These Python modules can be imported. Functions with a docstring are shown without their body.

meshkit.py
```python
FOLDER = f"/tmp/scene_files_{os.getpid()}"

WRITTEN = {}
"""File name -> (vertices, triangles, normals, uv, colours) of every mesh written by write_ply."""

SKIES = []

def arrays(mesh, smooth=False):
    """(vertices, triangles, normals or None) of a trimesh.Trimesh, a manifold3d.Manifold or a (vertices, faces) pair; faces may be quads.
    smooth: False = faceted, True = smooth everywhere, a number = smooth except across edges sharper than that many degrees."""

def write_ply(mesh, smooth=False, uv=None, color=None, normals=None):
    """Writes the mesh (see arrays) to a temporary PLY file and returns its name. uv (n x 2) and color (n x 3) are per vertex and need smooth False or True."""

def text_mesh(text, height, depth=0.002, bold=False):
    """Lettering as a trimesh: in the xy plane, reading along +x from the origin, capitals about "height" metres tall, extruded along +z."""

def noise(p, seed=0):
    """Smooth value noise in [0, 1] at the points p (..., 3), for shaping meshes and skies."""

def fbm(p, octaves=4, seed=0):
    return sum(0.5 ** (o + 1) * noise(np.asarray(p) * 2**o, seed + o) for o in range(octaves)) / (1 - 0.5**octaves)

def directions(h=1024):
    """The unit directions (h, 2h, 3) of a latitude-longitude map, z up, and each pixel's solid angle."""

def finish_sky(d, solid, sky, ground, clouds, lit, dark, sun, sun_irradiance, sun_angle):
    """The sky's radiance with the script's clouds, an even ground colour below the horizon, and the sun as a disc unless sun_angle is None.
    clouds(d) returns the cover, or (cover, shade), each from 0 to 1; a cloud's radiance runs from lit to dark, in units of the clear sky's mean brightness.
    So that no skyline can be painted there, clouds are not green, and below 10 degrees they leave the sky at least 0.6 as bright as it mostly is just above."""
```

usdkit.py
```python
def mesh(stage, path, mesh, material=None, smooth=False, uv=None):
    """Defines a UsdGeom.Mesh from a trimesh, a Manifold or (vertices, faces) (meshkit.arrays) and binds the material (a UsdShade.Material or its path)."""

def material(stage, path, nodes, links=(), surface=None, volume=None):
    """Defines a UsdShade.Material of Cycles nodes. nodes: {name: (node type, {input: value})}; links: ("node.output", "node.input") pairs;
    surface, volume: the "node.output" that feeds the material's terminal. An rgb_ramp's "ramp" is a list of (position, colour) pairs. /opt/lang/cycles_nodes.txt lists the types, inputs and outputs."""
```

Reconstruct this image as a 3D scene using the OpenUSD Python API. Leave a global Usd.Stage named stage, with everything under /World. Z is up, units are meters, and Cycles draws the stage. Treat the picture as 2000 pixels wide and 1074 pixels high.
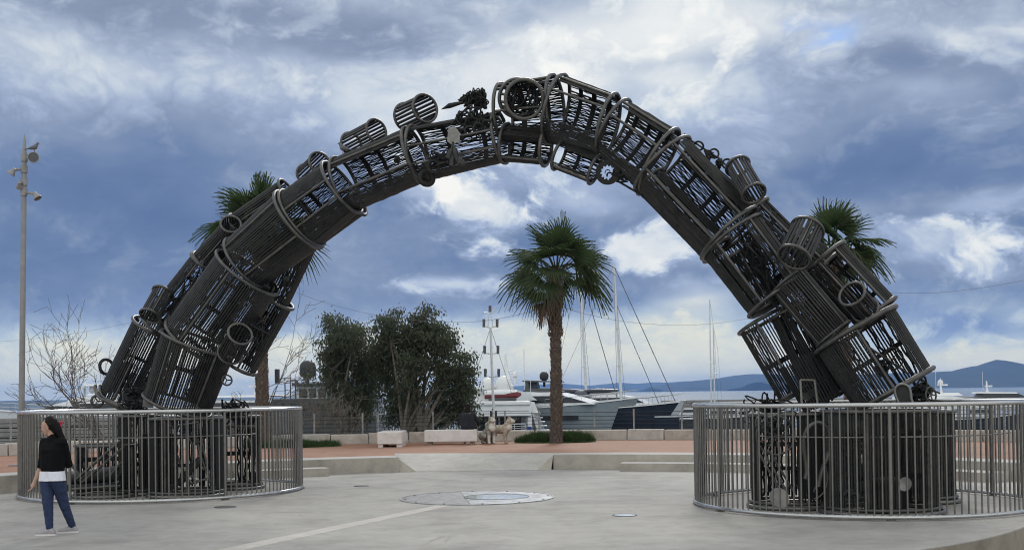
import math, random
import numpy as np, trimesh, manifold3d, shapely, usdkit, meshkit
from shapely.geometry import Polygon, Point, box as sbox
from pxr import Usd, UsdGeom, UsdLux, UsdShade, Gf, Sdf, Vt
PI = math.pi
V = lambda *a: np.array(a, float)
stage = Usd.Stage.CreateInMemory()
UsdGeom.SetStageUpAxis(stage, 'Z'); UsdGeom.SetStageMetersPerUnit(stage, 1.0)
UsdGeom.Xform.Define(stage, '/World'); UsdGeom.Scope.Define(stage, '/World/Looks')

# ------------------------------------------------------------ camera
EYE = V(0, 0, 1.9); PITCH, ROLL, FPX = math.radians(0.8), math.radians(0.8), 2300.0
right0, fwd = V(1, 0, 0), V(0, math.cos(PITCH), math.sin(PITCH))
up0 = np.cross(right0, fwd)
RGT = right0 * math.cos(ROLL) - up0 * math.sin(ROLL)      # camera rolled clockwise: the horizon rises to the right
UPV = np.cross(RGT, fwd)
CY = 768 - FPX * math.tan(PITCH)                          # principal row of the 2000 px picture
cam = UsdGeom.Camera.Define(stage, '/World/camera')
cam.CreateHorizontalApertureAttr(36.0); cam.CreateVerticalApertureAttr(36.0 * 549 / 1024)
cam.CreateFocalLengthAttr(36.0 * FPX / 2000)
cam.CreateVerticalApertureOffsetAttr((CY - 537) / 2000 * 36.0)
cam.CreateClippingRangeAttr(Gf.Vec2f(0.1, 60000)); cam.CreateFStopAttr(0.0)
cam.CreateExposureAttr(0.0)
m = Gf.Matrix4d(*RGT, 0, *UPV, 0, *(-fwd), 0, *EYE, 1)
UsdGeom.Xformable(cam.GetPrim()).AddTransformOp().Set(m)

def ray(px, py):
    return fwd + RGT * (px - 1000) / FPX + UPV * (CY - py) / FPX
def at(px, py, depth):
    """World point seen at a pixel of the 2000 px photograph, at a distance depth along +y."""
    r = ray(px, py); return EYE + r * depth / r[1]
def on(px, py, z=0.0):
    r = ray(px, py); return EYE + r * (z - EYE[2]) / r[2]
def mpp(depth): return depth / FPX                        # metres per photo pixel at a distance

# ------------------------------------------------------------ sky and sun
SUN_AZ, SUN_EL = math.radians(8.0), math.radians(36.0)
sund = V(math.sin(SUN_AZ) * math.cos(SUN_EL), math.cos(SUN_AZ) * math.cos(SUN_EL), math.sin(SUN_EL))
class G:
    """A small node-graph writer."""
    def __init__(s): s.n, s.l, s.k = {}, [], 0
    def add(s, kind, ins=None, **link):
        s.k += 1; name = 'n%d' % s.k; s.n[name] = (kind, dict(ins or {}))
        for sock, src in link.items(): s.l.append((src, name + '.' + sock))
        return name
    def make(s, path, surface=None, volume=None): return usdkit.material(stage, path, s.n, s.l, surface, volume)
    def math(s, op, a, b=None, c=None, clamp=False):
        ins, link = {'math_type': op, 'use_clamp': clamp}, {}
        for nm, x in (('value1', a), ('value2', b), ('value3', c)):
            if isinstance(x, str): link[nm] = x
            elif x is not None: ins[nm] = x
        return s.add('math', ins, **link) + '.value'
    def mix(s, fac, a, b, mode='mix'):
        ins, link = {'mix_type': mode}, {}
        for nm, x in (('fac', fac), ('color1', a), ('color2', b)):
            if isinstance(x, str): link[nm] = x
            else: ins[nm] = x
        return s.add('mix', ins, **link) + '.color'
    def ramp(s, fac, stops): return s.add('rgb_ramp', {'ramp': stops}, fac=fac) + '.color'
def lin(r, g, b):
    f = lambda c: (c / 255 / 12.92) if c / 255 < .04045 else ((c / 255 + .055) / 1.055) ** 2.4
    return (f(r), f(g), f(b))
SKY = 0.1
def build_sky():
    g = G()
    tc = g.add('texture_coordinate')
    D = tc + '.generated'
    sky = g.add('sky_texture', {'sky_type': 'single_scattering', 'sun_disc': False, 'sun_elevation': SUN_EL, 'sun_rotation': SUN_AZ}) + '.color'
    # cloud directions, stretched along the horizon, and stirred
    st = g.add('vector_math', {'math_type': 'multiply', 'vector2': (1, 1, 1.9)}, vector1=D) + '.vector'
    warp = g.add('noise_texture', {'scale': 6.0, 'detail': 3.0, 'roughness': .55}, vector=st) + '.color'
    w1 = g.add('vector_math', {'math_type': 'subtract', 'vector2': (.5, .5, .5)}, vector1=warp) + '.vector'
    w2 = g.add('vector_math', {'math_type': 'multiply', 'vector2': (.13, .13, .05)}, vector1=w1) + '.vector'
    Dw = g.add('vector_math', {'math_type': 'add'}, vector1=D, vector2=w2) + '.vector'
    z = g.add('separate_xyz', vector=Dw) + '.z'
    H = 768
    # brightness of the cloud deck by height above the horizon
    el = lambda py: (H - py) / FPX
    stops = [(0, .80), (el(715), .80), (el(670), .70), (el(625), .42), (el(560), .34), (el(470), .33), (el(380), .36), (el(300), .46), (el(220), .56), (el(120), .61), (el(0), .60), (.42, .72), (.6, .88), (.9, .92)]
    base = g.ramp(z, [(max(0, a), (b, b, b)) for a, b in stops])
    b = g.add('rgb_to_bw', color=base) + '.val'
    # the deck is thinner and lighter overhead and towards the land
    dy = g.add('separate_xyz', vector=D) + '.y'
    b = g.math('add', b, g.add('map_range', {'range_type': 'smoothstep', 'from_min': .55, 'from_max': -.45, 'to_min': 0.0, 'to_max': .36}, value=dy) + '.result')
    rag = g.add('noise_texture', {'scale': 21.0, 'detail': 5.0, 'roughness': .60}, vector=g.add('vector_math', {'math_type': 'multiply', 'vector2': (1, 1, 1.5)}, vector1=Dw) + '.vector') + '.fac'
    rag = g.math('subtract', rag, .5)
    def blob(px, py, rx, ry, amp, hard=0.0):
        d = ray(px, py - 0); d = d / np.linalg.norm(d)
        sx, sz = FPX / rx, FPX / ry
        s1 = g.add('vector_math', {'math_type': 'subtract', 'vector2': tuple(d)}, vector1=Dw) + '.vector'
        s2 = g.add('vector_math', {'math_type': 'multiply', 'vector2': (sx, min(sx, 2.0), sz)}, vector1=s1) + '.vector'
        ln = g.add('vector_math', {'math_type': 'length'}, vector1=s2) + '.value'
        ln = g.math('add', ln, g.math('multiply', rag, 2.6 if hard else 1.1))
        return g.add('map_range', {'range_type': 'smoothstep', 'from_min': 1.0, 'from_max': hard, 'to_min': 0.0, 'to_max': amp}, value=ln) + '.result'
    for args in BLOBS: b = g.math('add', b, blob(*args))
    n1 = g.add('noise_texture', {'scale': 8.5, 'detail': 5.0, 'roughness': .56}, vector=st) + '.fac'
    b = g.math('add', b, g.math('multiply', g.math('subtract', n1, .5), .55))
    billow = g.math('subtract', g.math('multiply', g.math('absolute', rag), 2.0), .20)       # heaped lumps with dark creases
    b = g.math('add', b, g.math('multiply', g.math('add', g.math('multiply', billow, .55), g.math('multiply', rag, .30)), g.math('add', b, .10)))
    b = g.math('multiply', g.math('maximum', g.math('minimum', b, 1.28), 0.0), .78)
    k = 1.0 / SKY
    pal = lambda st: [(p * .78, tuple(k * c for c in lin(*col))) for p, col in st]
    high = g.ramp(b, pal([(0, (84, 110, 154)), (.25, (110, 132, 169)), (.42, (138, 155, 184)), (.58, (165, 181, 210)), (.74, (200, 212, 226)), (.90, (222, 228, 233)), (1.05, (236, 239, 239)), (1.28, (252, 251, 246))]))
    low = g.ramp(b, pal([(0, (100, 128, 172)), (.3, (132, 155, 195)), (.5, (190, 206, 218)), (.70, (236, 236, 218)), (1, (255, 250, 222))]))
    fac = g.add('map_range', {'range_type': 'smoothstep', 'from_min': el(560), 'from_max': el(660), 'to_min': 0.0, 'to_max': 1.0}, value=z) + '.result'
    cl = g.mix(fac, high, low)
    # the deck above is greyer
    grey = g.ramp(b, pal([(0, (104, 118, 142)), (.42, (140, 153, 178)), (.62, (178, 190, 208)), (.80, (212, 219, 227)), (1.02, (234, 238, 239)), (1.28, (251, 251, 248))]))
    fg = g.add('map_range', {'range_type': 'smoothstep', 'from_min': el(320), 'from_max': el(60), 'to_min': 0.0, 'to_max': .8}, value=z) + '.result'
    cl = g.mix(fg, cl, grey)
    # a hole or two where the clear sky shows
    hole = g.math('add', blob(1625, 78, 70, 50, .9, .3), blob(1545, 40, 60, 26, .6, .2))
    hole = g.math('multiply', hole, g.math('multiply', g.math('add', rag, .14), 5.0, clamp=True), clamp=True)
    clear = g.mix(.7, sky, tuple(k * c for c in lin(104, 164, 236)))
    cl = g.mix(hole, cl, clear)
    bg = g.add('background_shader', {'strength': SKY}, color=cl)
    return g.make('/World/Looks/sky_clouds', surface=bg + '.background')
# cloud masses: pixel of the photograph they stand behind, half-widths, how much lighter or darker
BLOBS = [
 (520, 30, 420, 55, -.18), (760, 95, 230, 60, -.20), (520, 90, 160, 40, -.14), (150, 130, 330, 80, .20), (400, 170, 300, 60, .12), (240, 40, 220, 40, -.08),
 (230, 370, 420, 170, -.16), (60, 520, 300, 90, -.12), (420, 560, 260, 60, -.05), (420, 460, 140, 80, -.06),
 (830, 200, 330, 150, .26), (1120, 120, 340, 170, .38), (1330, 40, 300, 90, .46), (1010, 30, 160, 50, -.04), (1390, 190, 200, 100, .22), (1060, 60, 240, 40, .10), (860, 270, 330, 110, .20), (1230, 270, 240, 100, .20), (1080, 345, 280, 70, .20), (1500, 250, 160, 80, .08), (1120, 170, 120, 60, .2, .2), (1300, 150, 120, 40, .2, .2),
 (1780, 115, 170, 50, -.26), (1960, 150, 150, 70, -.24), (1730, 300, 300, 110, -.19), (1560, 350, 240, 90, -.08), (1880, 50, 220, 30, .10), (1620, 190, 120, 60, -.05),
 (925, 400, 100, 85, .66, .25), (820, 375, 120, 50, .40, .2), (1130, 395, 160, 45, .26, .1), (1280, 495, 150, 60, .60, .25), (1420, 520, 120, 40, .25),
 (1800, 490, 210, 60, .44, .1), (1960, 410, 150, 50, .32, .1), (1900, 530, 180, 36, .34, .1), (880, 548, 150, 26, .44, .1), (1080, 545, 200, 40, .1), (1600, 420, 160, 50, .1),
 (1200, 590, 320, 30, -.06), (1350, 600, 140, 40, .26, .1), (1100, 640, 330, 40, .12), (760, 600, 260, 40, -.04), (700, 650, 200, 40, .12),
 (1900, 650, 220, 55, -.38), (1880, 714, 170, 10, .16), (1560, 690, 300, 60, -.04), (300, 600, 420, 60, -.05), (90, 640, 200, 50, .05),
]
dome = UsdLux.DomeLight.Define(stage, '/World/sky')
dome.GetPrim().SetCustomDataByKey('kind', 'structure')
skymat = build_sky()
UsdShade.MaterialBindingAPI.Apply(dome.GetPrim()).Bind(skymat)
sun = UsdLux.DistantLight.Define(stage, '/World/sun')
sun.CreateIntensityAttr(0.3); sun.CreateAngleAttr(14.0); sun.CreateColorAttr(Gf.Vec3f(1.0, .96, .9))
sun.GetPrim().CreateAttribute('inputs:normalize', Sdf.ValueTypeNames.Bool).Set(True)
zx = sund; xx = np.cross(V(0, 0, 1), zx); xx /= np.linalg.norm(xx); yx = np.cross(zx, xx)
UsdGeom.Xformable(sun.GetPrim()).AddTransformOp().Set(Gf.Matrix4d(*xx, 0, *yx, 0, *zx, 0, 0, 0, 0, 1))
HAZE = True

# ------------------------------------------------------------ helpers: scene tree
COUNT = {}
def numbered(parent, name):
    k = (parent, name); COUNT[k] = COUNT.get(k, -1) + 1
    return '%s/%s' % (parent, name if COUNT[k] == 0 else '%s_%03d' % (name, COUNT[k]))
def tag(prim, label=None, cat=None, group=None, kind=None):
    for k, x in (('label', label), ('category', cat), ('group', group), ('kind', kind)):
        if x: prim.SetCustomDataByKey(k, x)
    return prim
class Thing:
    """An Xform at the thing's base; its parts are given in world metres."""
    def __init__(s, name, base, label, cat, group=None, rz=0.0, kind=None):
        s.path = numbered('/World', name); s.base = np.array(base, float); s.rz = rz
        x = UsdGeom.Xform.Define(stage, s.path); x.AddTranslateOp().Set(Gf.Vec3d(*s.base))
        s.prim = tag(x.GetPrim(), label, cat, group, kind)
    def part(s, name, mesh, mat, smooth=30, parent=None, label=None, kind=None):
        v, f = mesh.arrays() if hasattr(mesh, 'arrays') else (np.array(mesh.vertices), np.array(mesh.faces))
        path = numbered(parent or s.path, name)
        o = usdkit.mesh(stage, path, (v - s.base, f), MAT[mat], smooth)
        tag(o.GetPrim(), label, None, None, kind)
        return path
def single(name, mesh, mat, label, cat, group=None, smooth=30, kind=None, base=None):
    v, f = mesh.arrays() if hasattr(mesh, 'arrays') else (np.array(mesh.vertices), np.array(mesh.faces))
    base = np.array([v[:, 0].mean(), v[:, 1].mean(), v[:, 2].min()]) if base is None else base
    path = numbered('/World', name)
    o = usdkit.mesh(stage, path, (v - base, f), MAT[mat], smooth)
    o.AddTranslateOp().Set(Gf.Vec3d(*map(float, base)))
    return tag(o.GetPrim(), label, cat, group, kind)
def struct(name, mesh, mat, smooth=False, parent=None):
    v, f = mesh.arrays() if hasattr(mesh, 'arrays') else (np.array(mesh.vertices), np.array(mesh.faces))
    path = numbered(parent or '/World', name)
    o = usdkit.mesh(stage, path, (v, f), MAT[mat], smooth)
    if not parent: tag(o.GetPrim(), kind='structure')
    return path
def copy_of(t, name, loc, rz, label, cat, group):
    path = numbered('/World', name)
    x = UsdGeom.Xform.Define(stage, path); x.AddTranslateOp().Set(Gf.Vec3d(*map(float, loc))); x.AddRotateZOp().Set(math.degrees(rz))
    p = x.GetPrim(); p.GetReferences().AddInternalReference(t.prim.GetPath()); p.SetInstanceable(True)
    return tag(p, label, cat, group)

# ------------------------------------------------------------ helpers: meshes
def unit(a): a = np.asarray(a, float); return a / max(np.linalg.norm(a), 1e-12)
def frame(a):
    a = unit(a); h = V(0, 0, 1) if abs(a[2]) < .9 else V(1, 0, 0)
    u = unit(np.cross(h, a)); return u, np.cross(a, u)
class MB:
    def __init__(s): s.v, s.f, s.n = [], [], 0
    def raw(s, v, f):
        v, f = np.asarray(v, float), np.asarray(f, int)
        if f.shape[1] == 4: f = np.vstack([f[:, [0, 1, 2]], f[:, [0, 2, 3]]])
        s.v.append(v); s.f.append(f + s.n); s.n += len(v); return s
    def mesh(s, m): return s.raw(m.vertices, m.faces)
    def mani(s, m):
        q = m.to_mesh(); return s.raw(q.vert_properties[:, :3], q.tri_verts)
    def arrays(s): return np.vstack(s.v), np.vstack(s.f)
    def box(s, c, size, rz=0.0, R=None):
        h = np.array(size, float) / 2
        p = np.array([[x, y, z] for x in (-1, 1) for y in (-1, 1) for z in (-1, 1)]) * h
        if R is None and rz: R = np.array([[math.cos(rz), -math.sin(rz), 0], [math.sin(rz), math.cos(rz), 0], [0, 0, 1]])
        if R is not None: p = p @ np.asarray(R).T
        return s.raw(p + np.asarray(c, float), [[0, 1, 3, 2], [4, 6, 7, 5], [0, 4, 5, 1], [2, 3, 7, 6], [0, 2, 6, 4], [1, 5, 7, 3]])
    def bar(s, a, b, w, t, side=None):
        """A flat bar from a to b, w wide across side, t thick."""
        a, b = np.asarray(a, float), np.asarray(b, float); d = unit(b - a)
        u = frame(d)[0] if side is None else unit(np.asarray(side) - d * np.dot(side, d)); n = np.cross(d, u)
        return s.box((a + b) / 2, (np.linalg.norm(b - a), w, t), R=np.stack([d, u, n], 1))
    def tube(s, pts, r, sides=6, closed=False, caps=True):
        p = np.asarray(pts, float); k = len(p); r = np.broadcast_to(np.asarray(r, float), (k,))
        if closed: t = np.roll(p, -1, 0) - np.roll(p, 1, 0)
        else: t = np.gradient(p, axis=0)
        t /= np.maximum(np.linalg.norm(t, axis=1, keepdims=True), 1e-12)
        u = frame(t[0])[0]; U = np.empty_like(p)
        for i in range(k):
            u = u - t[i] * np.dot(u, t[i]); n = np.linalg.norm(u)
            u = u / n if n > 1e-6 else frame(t[i])[0]; U[i] = u
        W = np.cross(t, U); a = np.arange(sides) * 2 * PI / sides
        ring = p[:, None] + r[:, None, None] * (np.cos(a)[None, :, None] * U[:, None] + np.sin(a)[None, :, None] * W[:, None])
        m = k if closed else k - 1
        i, j = np.meshgrid(np.arange(m), np.arange(sides), indexing='ij'); i, j = i.ravel(), j.ravel()
        i2, j2 = (i + 1) % k, (j + 1) % sides
        f = np.stack([i * sides + j, i * sides + j2, i2 * sides + j2, i2 * sides + j], 1)
        s.raw(ring.reshape(-1, 3), f)
        if caps and not closed and sides > 2:
            o = s.n - k * sides
            q = [[o, o + x + 1, o + x] for x in range(1, sides - 1)] + [[o + (k - 1) * sides, o + (k - 1) * sides + x, o + (k - 1) * sides + x + 1] for x in range(1, sides - 1)]
            s.f.append(np.array(q, int))
        return s
    def ring(s, c, axis, R, r, seg=28, sides=6, a0=0, a1=2 * PI, u=None):
        ax = unit(axis); e1 = frame(ax)[0] if u is None else unit(np.asarray(u) - ax * np.dot(u, ax)); e2 = np.cross(ax, e1)
        full = abs(a1 - a0) > 2 * PI - 1e-6
        a = np.linspace(a0, a1, seg, endpoint=not full)
        return s.tube(np.asarray(c) + R * (np.cos(a)[:, None] * e1 + np.sin(a)[:, None] * e2), r, sides, closed=full)
    def lathe(s, c, axis, prof, seg=16):
        """prof: (radius, height along axis)."""
        ax = unit(axis); e1, e2 = frame(ax); a = np.arange(seg) * 2 * PI / seg; prof = np.asarray(prof, float)
        v = np.asarray(c) + prof[:, 0, None, None] * (np.cos(a)[None, :, None] * e1 + np.sin(a)[None, :, None] * e2) + prof[:, 1, None, None] * ax
        k = len(prof); i, j = np.meshgrid(np.arange(k - 1), np.arange(seg), indexing='ij'); i, j = i.ravel(), j.ravel(); j2 = (j + 1) % seg
        return s.raw(v.reshape(-1, 3), np.stack([i * seg + j, i * seg + j2, (i + 1) * seg + j2, (i + 1) * seg + j], 1))
    def ball(s, c, r, sub=2, scale=(1, 1, 1)):
        m = trimesh.creation.icosphere(sub, 1.0); return s.raw(m.vertices * np.asarray(scale) * r + np.asarray(c), m.faces)
    def extrude(s, poly, z0, z1):
        for g in getattr(poly, 'geoms', [poly]):
            if g.area > 1e-6:
                m = trimesh.creation.extrude_polygon(g, z1 - z0, engine='earcut'); m.apply_translation([0, 0, z0]); s.mesh(m)
        return s
    def xform(s, R=None, t=None):
        for i in range(len(s.v)):
            if R is not None: s.v[i] = s.v[i] @ np.asarray(R).T
            if t is not None: s.v[i] = s.v[i] + np.asarray(t)
        return s
def rot(rz): return np.array([[math.cos(rz), -math.sin(rz), 0], [math.sin(rz), math.cos(rz), 0], [0, 0, 1.0]])
def smooth_path(pts, n):
    from scipy.interpolate import CubicSpline
    p = np.asarray(pts, float); t = np.r_[0, np.cumsum(np.linalg.norm(np.diff(p, axis=0), axis=1))]
    return CubicSpline(t, p)(np.linspace(0, t[-1], n))
def rbox(size, r, seg=8):
    """A box with rounded edges, as a Manifold."""
    h = np.maximum(np.array(size, float) / 2 - r, 1e-3); sp = manifold3d.Manifold.sphere(r, seg)
    return manifold3d.Manifold.batch_hull([sp.translate([x * h[0], y * h[1], z * h[2]]) for x in (-1, 1) for y in (-1, 1) for z in (-1, 1)])
def flesh(bones, step=.02, it=6, seg=12):
    """One continuous skin over bones ((a, ra), (b, rb))."""
    M = []
    for (a, ra), (b, rb) in bones:
        M.append(manifold3d.Manifold.batch_hull([manifold3d.Manifold.sphere(ra, seg).translate(list(map(float, a))), manifold3d.Manifold.sphere(rb, seg).translate(list(map(float, b)))]))
    m = manifold3d.Manifold.batch_boolean(M, manifold3d.OpType.Add).refine_to_length(step).to_mesh()
    t = trimesh.Trimesh(m.vert_properties[:, :3], m.tri_verts, process=True)
    v0 = np.array(t.vertices); trimesh.smoothing.filter_taubin(t, iterations=it); v1 = np.array(t.vertices)
    far = np.linalg.norm(v1 - v0, axis=1); far = ~np.isfinite(far) | (far > 1.2 * step + .012); v1[far] = v0[far]       # slivers may not spike
    t.vertices = v1; return t

# ------------------------------------------------------------ materials
MAT = {}
def plain(name, col, rough=.6, metal=0.0, var=.15, scale=6.0, bump=0.0, bscale=40.0, spec=.5, coat=0.0, obj=True, **extra):
    """A colour with uneven tone, uneven gloss and fine relief."""
    g = G(); tc = g.add('texture_coordinate') + '.object' if obj else g.add('geometry') + '.position'
    n = g.add('noise_texture', {'scale': scale, 'detail': 5.0, 'roughness': .6}, vector=tc) + '.fac'
    lo, hi = tuple(c * (1 - var) for c in col), tuple(min(1, c * (1 + var)) for c in col)
    c = g.ramp(n, [(.3, lo), (.7, hi)])
    ins = {'roughness': rough, 'metallic': metal, 'specular_ior_level': spec, 'coat_weight': coat}; ins.update(extra); link = {'base_color': c}
    n2 = g.add('noise_texture', {'scale': scale * 3.1, 'detail': 3.0}, vector=tc) + '.fac'
    link['roughness'] = g.add('map_range', {'from_min': .3, 'from_max': .7, 'to_min': max(.05, rough - .08), 'to_max': min(1, rough + .08)}, value=n2) + '.result'
    if bump:
        h = g.add('noise_texture', {'scale': bscale, 'detail': 4.0}, vector=tc) + '.fac'
        link['normal'] = g.add('bump', {'strength': .6, 'distance': bump}, height=h) + '.normal'
    p = g.add('principled_bsdf', ins, **link); MAT[name] = g.make('/World/Looks/' + name, p + '.BSDF')
def concrete(name, col, stain=.22, scale=.6):
    g = G(); pos = g.add('geometry') + '.position'
    big = g.add('noise_texture', {'scale': scale, 'detail': 7.0, 'roughness': .62}, vector=pos) + '.fac'
    mid = g.add('noise_texture', {'scale': 3.2, 'detail': 6.0, 'roughness': .65, 'distortion': .6}, vector=pos) + '.fac'
    fine = g.add('noise_texture', {'scale': 55.0, 'detail': 4.0, 'roughness': .7}, vector=pos) + '.fac'
    st = g.add('noise_texture', {'scale': 1.3, 'detail': 8.0, 'roughness': .7, 'distortion': 1.2}, vector=pos) + '.fac'
    c = g.ramp(big, [(.3, tuple(x * (1 - stain) for x in col)), (.5, col), (.72, tuple(x * (1 + stain * .5) for x in col))])
    c = g.mix(.75, c, g.ramp(mid, [(.32, (.80, .79, .77)), (.6, (1.0, 1.0, 1.0)), (.75, (1.07, 1.06, 1.04))]), 'multiply')
    c = g.mix(.8, c, g.ramp(fine, [(.3, (.86, .86, .86)), (.7, (1.08, 1.08, 1.08))]), 'multiply')
    c = g.mix(.8, c, g.ramp(st, [(.28, (.70, .69, .66)), (.40, (1, 1, 1))]), 'multiply')
    cr = g.add('voronoi_texture', {'scale': .34, 'feature': 'distance_to_edge', 'randomness': 1.0}, vector=g.mix(.12, pos, g.add('noise_texture', {'scale': 1.1, 'detail': 5.0, 'roughness': .7}, vector=pos) + '.color', 'linear_light')) + '.distance'
    line = g.math('multiply', g.math('subtract', .010, cr), 100.0, clamp=True)
    line = g.math('multiply', line, g.math('multiply', g.math('subtract', big, .50), 6.0, clamp=True), clamp=True)
    c = g.mix(g.math('multiply', line, .45), c, (.12, .115, .105))
    nb = g.add('bump', {'strength': .5, 'distance': .006}, height=fine) + '.normal'
    p = g.add('principled_bsdf', {'roughness': .72, 'specular_ior_level': .3}, base_color=c, normal=nb)
    MAT[name] = g.make('/World/Looks/' + name, p + '.BSDF')
concrete('plaza_concrete', (.39, .377, .355), .28)
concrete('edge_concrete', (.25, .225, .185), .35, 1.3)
concrete('pale_concrete', (.50, .48, .45), .12)
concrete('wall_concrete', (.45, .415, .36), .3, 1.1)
concrete('red_earth', (.345, .182, .118), .16, .9)
concrete('quay_concrete', (.27, .26, .25))
concrete('strip_concrete', (.56, .53, .49), .10, 2.0)
concrete('bench_concrete', (.70, .66, .64), .08, 2.0)
concrete('stone_a', (.50, .46, .41), .25, 2.2); concrete('stone_b', (.54, .50, .46), .25, 2.2); concrete('stone_c', (.45, .40, .35), .3, 2.2)
concrete('jetty_rock', (.26, .25, .24), .35, .5)
def rusty(name, col, metal, rough):
    g = G(); tc = g.add('geometry') + '.position'
    n = g.add('noise_texture', {'scale': 5.0, 'detail': 8.0, 'roughness': .7}, vector=tc) + '.fac'
    c = g.ramp(n, [(.3, tuple(x * .6 for x in col)), (.52, col), (.70, (col[0] * 1.5, col[1] * 1.35, col[2] * 1.2))])
    r = g.add('map_range', {'from_min': .3, 'from_max': .7, 'to_min': rough - .12, 'to_max': rough + .15}, value=n) + '.result'
    f = g.add('noise_texture', {'scale': 60.0, 'detail': 3.0}, vector=tc) + '.fac'
    nb = g.add('bump', {'strength': .5, 'distance': .004}, height=f) + '.normal'
    p = g.add('principled_bsdf', {'metallic': metal}, base_color=c, roughness=r, normal=nb); MAT[name] = g.make('/World/Looks/' + name, p + '.BSDF')
rusty('dark_iron', (.038, .038, .038), .65, .38)
rusty('black_iron', (.012, .012, .012), .3, .6)
rusty('hoop_steel', (.10, .098, .095), .8, .36)
rusty('grey_plate', (.26, .255, .25), .35, .6)
plain('bar_steel', (.20, .193, .183), .36, .9, .10, 3.0, obj=False)
plain('rail_steel', (.50, .50, .495), .26, .95, .06, 2.0, obj=False)
plain('cover_steel', (.30, .31, .32), .38, .5, .5, 2.2, .002, 120)
plain('cover_mid', (.17, .175, .18), .5, .3, .4, 4.0, .003, 90)
plain('cover_dark', (.075, .078, .082), .55, .2, .4, 5.0, .003, 90)
plain('cover_glass', (.72, .76, .76), .12, .2, .12, 3.0)
plain('lamp_grey', (.24, .236, .232), .5, .3, .12, 5.0)
plain('lamp_glass', (.06, .065, .07), .15, 0, .1)
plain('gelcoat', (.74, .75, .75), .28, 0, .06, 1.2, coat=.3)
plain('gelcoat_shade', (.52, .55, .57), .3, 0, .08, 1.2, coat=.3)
plain('hull_grey', (.24, .28, .30), .25, 0, .1, 1.0, coat=.4)
plain('hull_navy', (.016, .02, .03), .22, 0, .2, 1.0, coat=.4)
plain('hull_dark', (.05, .055, .058), .4, 0, .2, 2.0)
plain('dark_glass', (.012, .015, .018), .08, 0, .2, 1.0, spec=.6)
plain('radome_black', (.012, .014, .016), .45, 0, .1)
plain('red_canvas', (.13, .02, .025), .7, 0, .2)
plain('blue_plastic', (.02, .05, .22), .5, 0, .1)
plain('mast_white', (.62, .63, .64), .35, .2, .08)
plain('mast_dark', (.10, .10, .11), .45, .3, .1)
plain('teak', (.28, .2, .13), .6, 0, .2)
plain('grass', (.045, .085, .022), .7, 0, .5, 4.0, obj=False)
plain('bark_grey', (.17, .15, .125), .85, 0, .35, 14.0, .01, 30)
plain('twig', (.11, .095, .085), .85, 0, .3, 14.0)
plain('palm_bark', (.060, .048, .040), .85, 0, .4, 18.0, .01, 40)
plain('palm_boot', (.10, .072, .054), .8, 0, .45, 9.0)
plain('dead_frond', (.13, .08, .05), .8, 0, .35, 9.0)
plain('skin', (.42, .25, .18), .5, 0, .08, 20.0)
plain('hair', (.006, .005, .005), .6, 0, .3, 60.0, spec=.15)
plain('knit_black', (.005, .005, .006), .95, 0, .3, 90.0, .003, 160, spec=.12)
plain('cotton_white', (.66, .67, .74), .85, 0, .06, 40.0)
plain('denim', (.014, .027, .072), .85, 0, .45, 16.0, .002, 220)
plain('shoe_grey', (.33, .31, .32), .8, 0, .2, 40.0)
plain('shoe_sole', (.62, .60, .59), .7, 0, .1, 30.0)
plain('hair_tie', (.45, .02, .06), .7, 0, .2)
plain('lip', (.30, .11, .09), .5); plain('eye_dark', (.02, .015, .012), .3)
plain('coat_navy', (.008, .009, .014), .9, 0, .3, 60.0)
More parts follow.
